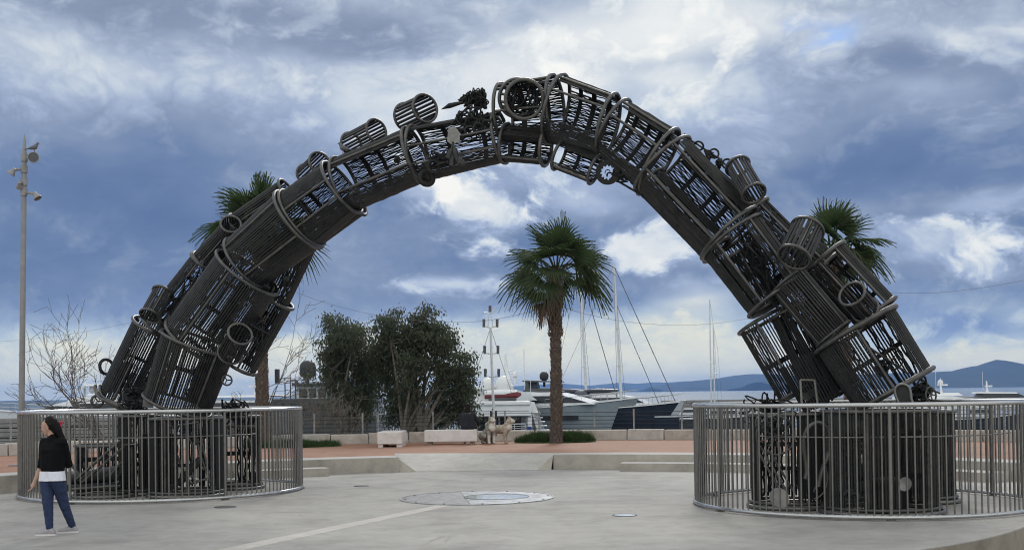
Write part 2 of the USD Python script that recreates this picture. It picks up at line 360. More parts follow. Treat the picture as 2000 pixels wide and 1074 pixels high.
plain('fur_tan', (.40, .34, .27), .9, 0, .35, 18.0, .01, 60)
plain('fur_grey', (.30, .275, .24), .9, 0, .45, 14.0, .01, 60)
plain('fur_white', (.58, .54, .48), .9, 0, .15, 18.0, .01, 60)
plain('pigeon_grey', (.10, .10, .115), .7, 0, .4, 30.0)
plain('strap', (.16, .20, .18), .7)
def leafy(name, col, spread=.5, trans=.3):
    g = G(); geo = g.add('geometry'); n = geo + '.random_per_island'
    c = g.ramp(n, [(0, tuple(x * (1 - spread) for x in col)), (.6, col), (1, (col[0] * (1 + spread) * 1.1, col[1] * (1 + spread), col[2] * (1 + spread * .7)))])
    p = g.add('principled_bsdf', {'roughness': .5, 'specular_ior_level': .4}, base_color=c)
    t = g.add('translucent_bsdf', {}, color=c)
    x = g.add('mix_closure', {'fac': trans}, closure1=p + '.BSDF', closure2=t + '.BSDF'); MAT[name] = g.make('/World/Looks/' + name, x + '.closure')
leafy('olive_leaf', (.20, .24, .15), .55, .45); leafy('palm_leaf', (.068, .108, .038), .4, .42); leafy('grass_blade', (.075, .135, .038), .45, .35); leafy('dry_leaf', (.13, .11, .07), .5, .2)
def water():
    g = G(); pos = g.add('geometry') + '.position'
    mp = g.add('mapping', {'scale': (1.0, .55, 1.0)}, vector=pos) + '.vector'
    a = g.add('noise_texture', {'scale': .55, 'detail': 6.0, 'roughness': .6}, vector=mp) + '.fac'
    xs = g.add('separate_xyz', vector=pos) + '.x'
    wind = g.add('map_range', {'from_min': -900.0, 'from_max': 500.0, 'to_min': .22, 'to_max': .06, 'clamp': True}, value=xs) + '.result'
    nb = g.add('bump', {'distance': .30}, height=a, strength=wind) + '.normal'
    p = g.add('principled_bsdf', {'base_color': (.020, .050, .085), 'ior': 1.33, 'specular_ior_level': .5}, normal=nb, roughness=g.add('map_range', {'from_min': -900.0, 'from_max': 500.0, 'to_min': .42, 'to_max': .16, 'clamp': True}, value=xs) + '.result')
    MAT['water'] = g.make('/World/Looks/water', p + '.BSDF')
water()
def hills():
    g = G(); pos = g.add('geometry') + '.position'
    a = g.add('noise_texture', {'scale': .004, 'detail': 8.0, 'roughness': .6}, vector=pos) + '.fac'
    c = g.ramp(a, [(.3, (.020, .034, .040)), (.7, (.045, .060, .058))])
    p = g.add('principled_bsdf', {'roughness': .95, 'specular_ior_level': .1}, base_color=c); MAT['hillside'] = g.make('/World/Looks/hillside', p + '.BSDF')
hills()
def haze_mat(d):
    g = G(); v = g.add('principled_volume', {'color': (.29, .52, 1.0), 'density': d, 'anisotropy': .1}); MAT['haze_air'] = g.make('/World/Looks/haze_air', volume=v + '.volume')
haze_mat(7.5e-5)

# ------------------------------------------------------------ ground, terrace, water, hills
CW, CN = V(-.3, 17.0), V(-.64, 21.5)
def disc(c, r, n=240): return Point(c[0], c[1]).buffer(r, quad_segs=n // 4)
def ann(r0, r1, c=CW): return disc(c, r1).difference(disc(c, r0))
def sector(x0, y0, x1, y1): return sbox(x0, y0, x1, y1)
R_PL, R_COP, R_RED, R_WALL, R_QUAY = 12.4, 13.3, 21.1, 21.6, 26.5
plaza_poly = disc(CW, R_PL).intersection(disc(CN, 9.35).union(sector(-40, 19.5, 40, 60)).union(sector(-40, -20, 3.0, 60)))
struct('ground', MB().box((0, 0, -1.0), (240, 76, 1.1)), 'wall_concrete')          # lower ground, top at -0.45
struct('plaza', MB().extrude(plaza_poly, -.60, 0.0), 'plaza_concrete')
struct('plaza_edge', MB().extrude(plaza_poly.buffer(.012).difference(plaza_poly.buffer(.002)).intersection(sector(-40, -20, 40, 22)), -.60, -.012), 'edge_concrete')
back = sector(-80, 15.0, 80, 90)
# the ramp: a gap in the terrace edge with flared cheeks
Cl, Cr = V(-2.40, 29.12), V(.60, 29.16)
Tl, Tr = on(770, 885, .36)[:2], on(1096, 884, .36)[:2]
Wl, Wr = V(-2.80, 29.12), V(.94, 29.20)
Al, Ar = Wl + V(-.10, .12), Wr + V(.06, .12)
gap = Polygon([Wl + V(0, -1.5), Wl, Al, Tl, Tr, Ar, Wr, Wr + V(0, -1.5)])
terrace_poly = ann(R_PL, R_COP).intersection(back).difference(gap)
red_poly = ann(R_COP, R_RED).intersection(back).difference(gap)
struct('terrace', MB().extrude(terrace_poly, -.6, .364), 'pale_concrete')
struct('red_path', MB().extrude(red_poly, -.6, .36), 'red_earth')
struct('terrace_face', MB().extrude(ann(R_PL - .012, R_PL + .02).intersection(back).difference(gap), -.5, .352), 'wall_concrete')
z3 = lambda p, z: V(p[0], p[1], z)
mb = MB()
v = [z3(Cl, .004), z3(Cr, .004), z3(Tr, .362), z3(Tl, .362)]
mb.raw(v, [[0, 1, 2, 3]]); struct('ramp', mb, 'pale_concrete')
mb = MB().raw([z3(Wl, 0), z3(Cl, .004), z3(Al, .362), z3(Tl, .362), z3(Wr, 0), z3(Cr, .004), z3(Ar, .362), z3(Tr, .362)], [[0, 1, 2], [1, 3, 2], [4, 6, 5], [5, 6, 7]])
struct('ramp_cheek', mb, 'wall_concrete')
def bearing(px, r):                                         # angle about CW of the point at radius r seen at column px
    best = min(np.linspace(.02, PI - .02, 2000), key=lambda a: abs((CW[0] + r * math.cos(a)) / (CW[1] + r * math.sin(a)) - (px - 1000) / FPX))
    return best
def wedge(a0, a1, r0, r1):
    a = np.linspace(a0, a1, 40)
    return Polygon([(CW[0] + r0 * math.cos(x), CW[1] + r0 * math.sin(x)) for x in a] + [(CW[0] + r1 * math.cos(x), CW[1] + r1 * math.sin(x)) for x in a[::-1]])
for p0, p1, r0 in ((1208, 1930, 11.7), (470, 641, 11.75)):
    pol = wedge(bearing(p1, r0), bearing(p0, r0), r0, R_PL - .016)
    side = 'right of the ramp' if p0 > 1000 else 'left of the ramp'; mid = np.array(pol.centroid.coords[0])
    t = Thing('concrete_step', (mid[0], mid[1], 0), 'long low concrete step along the terrace edge ' + side, 'step')
    t.part('top', MB().extrude(pol, .0, .188), 'pale_concrete', False)
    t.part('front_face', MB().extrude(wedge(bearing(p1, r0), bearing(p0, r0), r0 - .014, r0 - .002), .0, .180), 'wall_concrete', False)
struct('quay', MB().extrude(ann(R_RED, R_QUAY).intersection(back), -3.0, .30), 'quay_concrete')
struct('sea', MB().raw([(-16000, 34, -1.2), (16000, 34, -1.2), (16000, 15500, -1.2), (-16000, 15500, -1.2)], [[0, 1, 2, 3]]), 'water')
struct('sea_bed', MB().raw([(-16000, 33, -6), (16000, 33, -6), (16000, 15600, -6), (-16000, 15600, -6)], [[0, 1, 2, 3]]), 'hull_dark')

def ridge(name, prof, depth, thick, seed, rough):
    """A range of hills: the height of its crest along the picture, then slopes with spurs on both sides."""
    px = np.linspace(prof[0][0], prof[-1][0], 260); top = np.interp(px, [p[0] for p in prof], [p[1] for p in prof])
    P = np.array([at(a, b, depth) for a, b in zip(px, top)])
    rows, v = 15, []
    for j in range(rows):
        s = (j / (rows - 1)) * 2 - 1
        n = meshkit.fbm(np.stack([P[:, 0] / 420, np.full(len(P), s * 3.1), np.zeros(len(P))], 1), 5, seed) - .5
        fall = 1 - abs(s) ** 1.25
        z = P[:, 2] * fall * (1 + rough * n * 1.6 * min(1, abs(s) * 1.5))
        v.append(np.stack([P[:, 0] + 300 * n * abs(s), P[:, 1] + s * thick + 500 * n * abs(s), z - 6 * abs(s) * (fall <= 0)], 1))
    v = np.array(v); k = len(px)
    i, j = np.meshgrid(np.arange(rows - 1), np.arange(k - 1), indexing='ij'); i, j = i.ravel(), j.ravel()
    f = np.stack([i * k + j, i * k + j + 1, (i + 1) * k + j + 1, (i + 1) * k + j], 1)
    struct(name, MB().raw(v.reshape(-1, 3), f), 'hillside', True)
ridge('hills', [(1480, 746), (1520, 738), (1600, 733), (1700, 730), (1790, 727), (1830, 726), (1868, 724), (1884, 719), (1900, 715), (1920, 713), (1934, 707), (1946, 702), (1958, 706), (1975, 712), (1990, 715), (2005, 713), (2080, 716), (2200, 720), (2400, 728), (2700, 740)], 6500, 900, 3, .5)
ridge('hills', [(1270, 756), (1310, 748), (1360, 743), (1400, 739), (1435, 733), (1470, 730), (1520, 731), (1600, 736), (1750, 742)], 9000, 900, 5, .5)
ridge('hills', [(960, 756), (1040, 752), (1090, 748), (1115, 750), (1150, 753), (1180, 750), (1210, 747), (1245, 749), (1280, 746), (1300, 747), (1340, 744), (1400, 746), (1500, 747)], 12500, 1000, 9, .5)
# ------------------------------------------------------------ haze
def haze_box():
    x0, x1, y0, y1, z0, z1 = -16500, 16500, -120, 14800, -7.2, 170
    tag(usdkit.mesh(stage, '/World/haze', MB().box(((x0 + x1) / 2, (y0 + y1) / 2, (z0 + z1) / 2), (x1 - x0, y1 - y0, z1 - z0)).arrays(), MAT['haze_air']).GetPrim(), kind='stuff', label='thin blue sea haze fading the far hills', cat='haze')
if HAZE: haze_box()

# ------------------------------------------------------------ the two ring fences
RA, RB, RR = V(-7.10, 24.0), V(5.80, 19.6), 2.75
FH = 1.66
def ring_fence(c, label):
    t = Thing('ring_fence', (c[0], c[1], 0), label, 'fence', 'circular steel fences round the feet of the arch')
    t.part('top_rail', MB().ring((c[0], c[1], FH), (0, 0, 1), RR, .034, 160, 10), 'rail_steel')
    t.part('bottom_rail', MB().ring((c[0], c[1], .05), (0, 0, 1), RR + .012, .032, 160, 10), 'rail_steel')
    n = 150
    for k in range(n):
        a = 2 * PI * k / n; p = V(c[0] + RR * math.cos(a), c[1] + RR * math.sin(a), 0)
        if k % 25 == 4:
            t.part('post', MB().tube([p + V(0, 0, .0), p + V(0, 0, FH - .03)], .026, 10), 'bar_steel')
            fo = V(p[0], p[1], .008); t.part('foot_plate', MB().box(fo, (.12, .12, .016), rz=a), 'bar_steel', smooth=False)
        else:
            t.part('bar', MB().tube([p + V(0, 0, .07), p + V(0, 0, FH - .025)], .0138, 7, caps=False), 'bar_steel')
    return t
ring0 = ring_fence(RA, 'circular fence of steel bars round the left foot, behind the woman')
copy_of(ring0, 'ring_fence', (RB[0], RB[1], 0), .21, 'circular fence of steel bars round the right foot, cut by the picture edge', 'fence', 'circular steel fences round the feet of the arch')

# ------------------------------------------------------------ the iron arch
rng = np.random.default_rng(7)
AD = unit(np.append(RB - RA, 0)); AN = V(AD[1], -AD[0], 0)   # along the arch, and towards the viewer
if AN[1] > 0: AN = -AN
def AP(px, py, off=0.0):
    r = ray(px, py); a = V(RA[0], RA[1], 0)
    t = (off - np.dot(EYE - a, AN)) / np.dot(r, AN); return EYE + r * t
def pxm(p): return p[1] / FPX
arch = Thing('arch_sculpture', (*(RA + RB) / 2, 0), 'tall arch of dark iron cage cylinders, hoops and scrap parts', 'sculpture')
def wob(n, amp, seed): return meshkit.fbm(np.stack([np.linspace(0, n * .9, n), np.full(n, seed * 7.31), np.zeros(n)], 1), 3, int(seed) % 1000) - .5
NCAGE = 0
def cage(P0, P1, r0, r1, n=0, fill=.70, window=None, wild=.5, rods=(), hoops=(0, 1), double=(), inner=2, mat='dark_iron', hoop_r=.035, sub=None, gaps=.05, hoop_mat='hoop_steel', rod_r=.023, name='cage_section', tilt=None, back_gap=0.0):
    """A cylinder of iron slats between two hoops. Angle 0 faces the viewer, positive towards the upper side of the arch."""
    global NCAGE; NCAGE += 1
    P0, P1 = np.asarray(P0, float), np.asarray(P1, float); a = unit(P1 - P0); L = np.linalg.norm(P1 - P0)
    c = EYE - (P0 + P1) / 2; c = unit(c - a * np.dot(c, a)); e = np.cross(a, c)
    if e[2] < 0: e = -e
    n = n or int(2 * PI * max(r0, r1) / (.050 if wild < .6 else .029))
    mb = MB(); wire = MB()
    dirn = lambda f: math.cos(f) * c + math.sin(f) * e
    for i in range(n):
        f = (i + .5 + rng.uniform(-.12, .12)) * 2 * PI / n
        fs = (f + PI) % (2 * PI) - PI
        if rng.random() < gaps: continue
        if window and window[0] < fs < window[1]: continue
        d = dirn(f); back = abs(fs) > PI / 2
        if back and rng.random() < back_gap: continue
        w = 2 * PI * (r0 + r1) / 2 / n * fill
        s0, s1 = rng.uniform(0, .03), 1 - rng.uniform(0, .03)
        if back and rng.random() < wild:
            k = max(6, int(L / .075)); t = np.linspace(s0, s1, k)
            rr = (r0 + (r1 - r0) * t) * (1 + .05 * wob(k, 1, i + NCAGE * 61))
            sw = wob(k, 1, i * 3 + NCAGE * 17) * 2.7 * w
            tg = np.cross(a, d)
            pts = P0 + a * (L * t)[:, None] + d * rr[:, None] + tg * sw[:, None]
            wire.tube(pts, w * rng.uniform(.46, .70), 4, caps=False)
        else:
            A = P0 + a * L * s0 + d * (r0 + (r1 - r0) * s0); B = P0 + a * L * s1 + d * (r0 + (r1 - r0) * s1)
            if rng.random() < .30: A = A + np.cross(a, d) * rng.uniform(-.4, .4) * w
            mb.tube([A, B], [w * .5, w * .5], 6, caps=False)
    base = arch.part(name, mb, mat, 40, kind='stuff') if mb.n else None
    if base is None: base = arch.part(name, wire, mat, 40, kind='stuff'); wire = MB()
    if wire.n: arch.part('wavy_wire', wire, 'black_iron', 40, parent=base, kind='stuff')
    for k in range(inner):
        s = (k + .8 + rng.uniform(-.2, .2)) / (inner + .6); q = P0 + a * L * s; r = (r0 + (r1 - r0) * s) * .965
        mbr = MB()
        th = np.linspace(PI * .42, PI * 1.58, 32); dd = np.cos(th)[:, None] * c + np.sin(th)[:, None] * e
        w = .030 + .022 * rng.random(); up = a * w
        v = np.concatenate([q + dd * r - up, q + dd * r + up, q + dd * (r - .02) + up, q + dd * (r - .02) - up])
        j = np.arange(31); j2 = j + 1
        mbr.raw(v, np.concatenate([np.stack([j + 32 * o, j2 + 32 * o, j2 + 32 * ((o + 1) % 4), j + 32 * ((o + 1) % 4)], 1) for o in range(4)]))
        arch.part('inner_band', mbr, 'black_iron', 40, parent=base)
    for s in hoops:
        q, r = P0 + a * L * s, (r0 + (r1 - r0) * s) + hoop_r * .9
        ax = a if tilt is None else unit(a + tilt)
        arch.part('hoop', MB().ring(q, ax, r, hoop_r, 40, 8), hoop_mat, 60, parent=base)
        if s in double:
            arch.part('hoop', MB().ring(q + a * hoop_r * (4.4 if s < .5 else -4.4), unit(ax + .12 * c), r * 1.01, hoop_r * .9, 40, 8), hoop_mat, 60, parent=base)
    for f in rods:
        d = dirn(f)
        arch.part('rod', MB().tube([P0 + d * (r0 + rod_r) - a * .02, P1 + d * (r1 + rod_r) + a * .02], rod_r, 7), hoop_mat, 60, parent=base)
    return base
def C(x0, y0, x1, y1, r0, r1, off0=0.0, off1=None, **k):
    off1 = off0 if off1 is None else off1
    P0, P1 = AP(x0, y0, off0), AP(x1, y1, off1)
    return cage(P0, P1, r0 * pxm(P0), r1 * pxm(P1), **k)
# left leg: far column, front column, then the bundle that rises to the crown
C(234, 782, 303, 640, 42, 43, -.55, rods=(.25,), wild=.2, gaps=.03, inner=1)
C(240, 778, 268, 720, 30, 30, -.9, rods=(), hoops=(), wild=.9, inner=0, fill=.5)
C(346, 790, 388, 669, 64, 71, .30, rods=(.75, -.55), wild=.2, gaps=.02, inner=1)
C(388, 668, 484, 532, 70, 68, .25, rods=(.42,), wild=.2, gaps=.03, inner=2)
C(303, 634, 398, 512, 27, 26, -.35, window=(-1.3, .35), rods=(.3, -.9), wild=.9, inner=2, rod_r=.02, hoop_r=.034)
C(399, 511, 462, 440, 24, 22, -.35, rods=(.1,), wild=.4, inner=1, hoop_r=.032, rod_r=.02)
C(462, 440, 560, 372, 22, 22, -.35, rods=(.1,), wild=.4, inner=1, hoop_r=.030, rod_r=.02)
C(481, 513, 584, 429, 56, 66, .25, rods=(.95, -.30), wild=.2, gaps=.02, inner=2, hoop_r=.034)
C(540, 585, 468, 712, 33, 33, -.55, window=(-.2, .9), rods=(0, .9), wild=.3, inner=2, hoop_r=.038)
C(530, 585, 590, 470, 34, 30, -.5, rods=(), hoops=(), wild=.3, inner=0)
C(590, 426, 668, 366, 63, 57, .2, window=(-.12, .52), rods=(-.12, .52), wild=.95, inner=2, hoop_r=.034, gaps=.03)
C(612, 452, 700, 398, 30, 22, -.2, rods=(.3,), wild=.5, inner=1, hoop_r=.034)
C(674, 361, 812, 303, 54, 54, .15, window=(-.15, .78), rods=(-.15, .95), wild=.97, inner=3, hoop_r=.034, gaps=.03)
C(815, 302, 978, 268, 53, 48, .1, window=(-.30, 1.15), rods=(-.3, .35), wild=.98, inner=2, gaps=.10, hoop_r=.034)
# the crown
C(983, 222, 1084, 212, 55, 62, .05, window=(-.5, .9), rods=(1.2, .1), wild=.98, inner=2, gaps=.1, hoop_r=.034)
C(988, 280, 1066, 287, 35, 34, .15, window=(-.75, .45), rods=(-.8,), wild=.9, inner=2, hoop_r=.034)
C(1086, 214, 1188, 246, 65, 60, .1, window=(-.35, .95), rods=(.52, 1.1), wild=.97, inner=3, hoop_r=.034, tilt=AD * .22)
C(1092, 303, 1162, 331, 27, 27, .2, window=(-.6, .6), rods=(-.9,), wild=.9, inner=1, hoop_r=.030)
C(1197, 250, 1288, 314, 58, 66, .1, window=(-.6, .75), rods=(.30, 1.0), wild=.97, inner=4, gaps=.08, hoop_r=.034, tilt=AD * .15)
# right leg
C(1294, 320, 1424, 456, 68, 68, .1, window=(-.5, .55), rods=(-.42, .62), wild=.97, inner=3, gaps=.06, hoop_r=.034)
C(1270, 355, 1400, 488, 30, 30, -.2, rods=(-.3, .4), wild=.3, inner=2, hoop_r=.034)
C(1430, 463, 1518, 578, 66, 64, .1, window=(-.45, .5), rods=(-.45, .75), wild=.9, inner=3, gaps=.10, hoop_r=.034)
C(1440, 500, 1500, 600, 34, 34, -.3, rods=(.2,), wild=.5, inner=2, hoop_r=.034)
C(1490, 626, 1568, 760, 49, 49, -.35, rods=(-.25, .9), wild=.4, inner=1, gaps=.10, back_gap=.45, fill=.52, hoop_r=.034)
C(1540, 548, 1628, 652, 37, 37, .45, rods=(.85, -1.0), wild=.2, gaps=.02, inner=1, hoop_r=.024, rod_r=.016)
C(1612, 505, 1712, 612, 44, 44, .0, window=(-.1, .55), rods=(.6, -.3), wild=.5, inner=2, hoop_r=.034)
C(1478, 408, 1540, 470, 25, 25, -.1, rods=(.4,), wild=.6, inner=1, hoop_r=.034)
C(1545, 460, 1612, 520, 24, 30, -.2, rods=(.2,), wild=.5, inner=1, hoop_r=.034)
C(1340, 300, 1470, 410, 17, 17, -.15, rods=(.4, -.5), wild=.8, inner=3, hoop_r=.024, rod_r=.018, fill=.6, window=(-.9, .4))
C(1671, 645, 1746, 762, 83, 80, .35, window=(.08, .80), rods=(.02,), wild=.55, gaps=.02, inner=1, hoop_r=.044, fill=.66, back_gap=.35)
C(1548, 605, 1632, 770, 44, 50, -.15, rods=(.3,), wild=.3, inner=1, mat='black_iron')
C(1560, 700, 1610, 790, 40, 40, .2, rods=(), hoops=(), wild=.2, inner=0, mat='black_iron')
# the standing feet inside the rings
def foot(x, y, px_r, ybot, h, **k):
    b = on(x, ybot); r = px_r * mpp(b[1]); q = V(b[0], b[1] + r, 0)
    base = cage(q + V(0, 0, .10), q + V(0, 0, h), r, r, hoops=(0, 1), hoop_r=.03, **k)
    arch.part('hoop', MB().ring(q + V(0, 0, .034), (0, 0, 1), r + .07, .034, 40, 8), 'bar_steel', 60, parent=base)
    return q, r
F = [foot(1563, 0, 76, 997, 1.5, wild=.3, mat='black_iron', window=(-.9, .2), rods=(-.9, .25, 1.2), inner=2, gaps=.1),
     foot(1756, 0, 112, 1011, 1.55, wild=.2, mat='dark_iron', window=(.35, .75), rods=(-1.0, -.2, .9), inner=2, gaps=.05),
     foot(1822, 0, 64, 985, 1.5, wild=.2, mat='dark_iron', rods=(.6,), inner=1),
     foot(1660, 0, 70, 975, 1.5, wild=.3, mat='black_iron', rods=(.2,), inner=1),
     foot(188, 0, 56, 974, 1.0, wild=.5, mat='dark_iron', window=(-1.2, 1.0), rods=(-1.2, 1.0), inner=2, gaps=.2),
     foot(346, 0, 70, 974, 1.5, wild=.3, mat='black_iron', window=(-.1, .9), rods=(-.6, .0, .7), inner=2, gaps=.08),
     foot(262, 0, 40, 968, 1.55, wild=.2, mat='black_iron', rods=(0, .9), inner=1, gaps=.03),
     foot(452, 0, 46, 957, 1.5, wild=.5, mat='black_iron', window=(-.6, 1.0), rods=(-.7, 1.1), inner=1, gaps=.15)]
# the thin tie wire round each foot
for c, x0, x1 in ((RB, 1480, 1892), (RA, 135, 500)):
    a = np.linspace(PI * 1.18, PI * 1.84, 40) if c is RB else np.linspace(PI * 1.12, PI * 1.86, 40)
    arch.part('tie_wire', MB().tube(np.stack([c[0] + 2.3 * np.cos(a), c[1] + 2.3 * np.sin(a), np.full(40, 1.18)], 1), .011, 5), 'bar_steel', 60)

# baskets: little open cages fixed on the outside
def basket(x0, y0, x1, y1, r, off=.5, tip=.40, **k):
    C(x0, y0, x1, y1, r, r, off, off + tip, n=20, fill=.7, wild=0, inner=k.pop('inner', 0), hoop_r=.026, name='basket', gaps=.02, rods=k.pop('rods', (0,)), rod_r=.016, **k)
basket(794, 229, 830, 212, 25, -.3, rods=())
basket(686, 282, 735, 256, 21, -.3, rods=())
basket(600, 341, 624, 318, 19, -.3, rods=())
basket(449, 470, 451, 438, 17, -.3, rods=())
basket(318, 572, 293, 617, 18, .15)
basket(449, 690, 469, 652, 21, .9, rods=(.3,))
basket(1441, 325, 1472, 378, 21, .3)
basket(1577, 448, 1551, 502, 29, .75)
basket(1690, 605, 1664, 574, 23, .8)
# the round cage end that faces the viewer under the crown
P0 = AP(1024, 194, .85); P1 = P0 + unit(P0 - EYE) * .6 + V(-.12, 0, .02)
cage(P0, P1, 34 * pxm(P0), 34 * pxm(P0), n=26, fill=.7, wild=1, inner=2, hoop_r=.034, name='basket', gaps=.1)
mb = MB()
for i in range(26):                                          # woven wires across its mouth
    f = rng.uniform(0, 2 * PI, 2); R0 = 30 * pxm(P0); u, w = frame(unit(P1 - P0)); q = P0 + (P1 - P0) * rng.uniform(.35, .9)
    A, B = q + R0 * (math.cos(f[0]) * u + math.sin(f[0]) * w), q + R0 * (math.cos(f[1]) * u + math.sin(f[1]) * w)
    mb.tube(smooth_path([A, (A + B) / 2 + rng.normal(0, .08, 3), B], 9), .016, 4)
arch.part('wire_weave', mb, 'black_iron', 50, kind='stuff')

# scrap: gears, wheels, tangles, plates, frames
def gear(c, axis, R, r, teeth, th, name='gear', mat='black_iron', inside=True):
    k = teeth * 4; a = np.arange(k) * 2 * PI / k
    amp = np.where((np.arange(k) % 4) < 2, 1.0, .88 if not inside else .80)
    outer = [(R * math.cos(x) * (1 if inside else m), R * math.sin(x) * (1 if inside else m)) for x, m in zip(a, amp)]
    inner = [(r * math.cos(x) * (m if inside else 1) / (.9 if inside else 1), r * math.sin(x) * (m if inside else 1) / (.9 if inside else 1)) for x, m in zip(a, amp)]
    m = trimesh.creation.extrude_polygon(Polygon(outer, [inner]), th, engine='earcut'); u, w = frame(axis)
    v = m.vertices - [0, 0, th / 2]; v = v[:, :1] * u + v[:, 1:2] * w + v[:, 2:] * unit(axis)
    return arch.part(name, MB().raw(v + np.asarray(c), m.faces), mat)
def wheel(c, axis, R, r, spokes, mat='hoop_steel', name='wheel', sw=.012):
    base = arch.part(name, MB().ring(c, axis, R, r, 32, 7), mat, 60); u, w = frame(axis)
    for k in range(spokes):
        f = 2 * PI * k / spokes; arch.part('spoke', MB().tube([c, c + R * (math.cos(f) * u + math.sin(f) * w)], sw, 5), mat, 60, parent=base)
    return base
def tangle(c, rad, n, r, mat='black_iron', name='wire_tangle', stretch=None):
    mb = MB()
    for i in range(n):
        q = rng.normal(0, .5, (6, 3)) * rad
        if stretch is not None: q = q + np.outer(np.linspace(-1, 1, 6) + rng.normal(0, .3, 6), stretch)
        mb.tube(smooth_path(np.asarray(c) + q, 26), r * rng.uniform(.6, 1.3), 4)
    return arch.part(name, mb, mat, 50, kind='stuff')
view = lambda p: unit(EYE - p)
q = AP(1187, 337, .3); gear(q, view(q), 24 * pxm(q), 13 * pxm(q), 12, .12)
arch.part('hook', MB().ring(q - view(q) * .02, view(q), 5 * pxm(q), .009, 14, 5, .3, 3.6), 'black_iron', 60)
q = AP(935, 195, -.1); tangle(q, .16, 20, .017); tangle(q - AD * .2, .12, 10, .016)
q = AP(890, 208, -.1); arch.part('twisted_bar', MB().tube(smooth_path([q, q + AD * .2 + V(0, 0, .12), q + AD * .45 + V(0, 0, .1), q + AD * .6 + V(0, 0, -.1)], 14), np.r_[np.linspace(.005, .04, 5), np.full(9, .035)], 6), 'black_iron', 60)
arch.part('pointed_bar', MB().tube([AP(862, 214, 0), AP(878, 207, 0), AP(905, 200, 0)], [.004, .05, .028], 6), 'black_iron', 60)
q = AP(920, 232, .35); tangle(q, .13, 14, .02, stretch=AD * .22)
for i in range(5): q = AP(900 + i * 17, 262 - i * 6, .55); wheel(q, view(q) + rng.normal(0, .3, 3), 9 * pxm(q), .022, 0, 'black_iron', 'link')
for i in range(24):
    q = AP(902 + rng.uniform(0, 68), 258 + rng.uniform(-26, 18), .45); arch.part('link', MB().ring(q, view(q) + rng.normal(0, .5, 3), rng.uniform(.04, .07), .014, 12, 5), 'black_iron', 60)
q = AP(884, 268, .75); u, w = frame(view(q))
def plate(c, pts, mat='grey_plate', th=.02, name='plate', tilt=0.0):
    n = unit(view(c) + V(tilt, 0, 0)); r = unit(np.cross(V(0, 0, 1), n)); r = r if r[0] > 0 else -r; up = np.cross(r, n); up = up if up[2] > 0 else -up
    s = pxm(c); m = trimesh.creation.extrude_polygon(Polygon([(a * s, -b * s) for a, b in pts]), th, engine='earcut')
    v = m.vertices; f = m.faces; vv = np.asarray(c) + v[:, :1] * r + v[:, 1:2] * up + v[:, 2:] * np.cross(r, up)
    return arch.part(name, MB().raw(vv, f), mat)
plate(q, [(-11, 8), (-8, -16), (5, -20), (14, -8), (14, 6), (0, 16)])
q = AP(885, 300, .75)
for dx, dy in ((-4, -6), (3, -8), (6, 6), (-1, 8), (10, 10)): arch.part('bottle', MB().lathe(AP(885 + dx, 300 + dy, .75), V(dx * .05, 0, -1) + AD * .2 * dx / 5, [(.0, -.15), (.02, -.14), (.02, -.04), (.05, .02), (.055, .15), (.0, .17)], 9), 'dark_iron')
q = AP(845, 325, .6); gear(q, view(q) + V(.3, 0, .2), 15 * pxm(q), 9 * pxm(q), 10, .07, 'gear', 'black_iron', False)
q = AP(833, 348, .5); wheel(q, view(q) + V(.2, .1, .3), 13 * pxm(q), .05, 3, 'black_iron')
tangle(AP(860, 310, .5), .14, 12, .016)
for x, y in ((800, 262), (776, 312), (840, 356), (706, 402), (656, 318), (520, 560), (560, 545), (480, 690), (310, 640), (330, 620)):
    q = AP(x, y, .3); arch.part('bolt', MB().lathe(q, rng.normal(0, 1, 3), [(0, -.06), (.035, -.06), (.035, .0), (.06, .0), (.06, .04), (0, .04)], 8), 'dark_iron')
arch.part('thick_pipe', MB().tube([AP(331, 622, .1), AP(432, 510, .1)], .095, 10), 'black_iron', 60)
tangle(AP(360, 590, -.1), .25, 18, .016, stretch=AP(400, 545, -.1) - AP(360, 590, -.1))
tangle(AP(560, 552, -.1), .09, 8, .02); wheel(AP(566, 549, -.1), view(AP(566, 549, -.1)), .09, .016, 0, 'black_iron', 'link')
arch.part('thin_rod', MB().tube([AP(520, 600, .1), AP(536, 560, .1)], .018, 5), 'hoop_steel', 60)
tangle(AP(500, 640, .1), .2, 10, .014)
for x, y, off in ((1240, 352, .1), (1262, 362, .1), (1365, 285, -.1), (1395, 300, -.1), (1420, 320, -.1)):
    q = AP(x, y, off); wheel(q, view(q) + rng.normal(0, .5, 3), 9 * pxm(q), .018, 0, 'black_iron', 'link')
arch.part('thin_rod', MB().tube([AP(1200, 350, .2), AP(1255, 382, .2)], .02, 5), 'black_iron', 60)
tangle(AP(1222, 343, .15), .12, 9, .016, stretch=AD * .2)
arch.part('thin_rod', MB().tube([AP(1336, 262, -.1), AP(1352, 276, -.1), AP(1405, 310, -.1), AP(1440, 345, -.1)], .016, 5), 'black_iron', 60)
tangle(AP(1385, 302, -.1), .07, 9, .016); tangle(AP(1405, 318, -.1), .07, 9, .016)
tangle(AP(1490, 520, .2), .22, 16, .018, stretch=AP(1500, 560, .2) - AP(1470, 500, .2))
tangle(AP(1722, 715, .3), .13, 9, .012); wheel(AP(1745, 700, .6), view(AP(1745, 700, .6)) + V(.5, 0, 0), .17, .013, 6, 'black_iron', 'wheel', .008)
arch.part('thin_rod', MB().tube([AP(1700, 680, .5), AP(1775, 730, .5)], .022, 6), 'hoop_steel', 60)
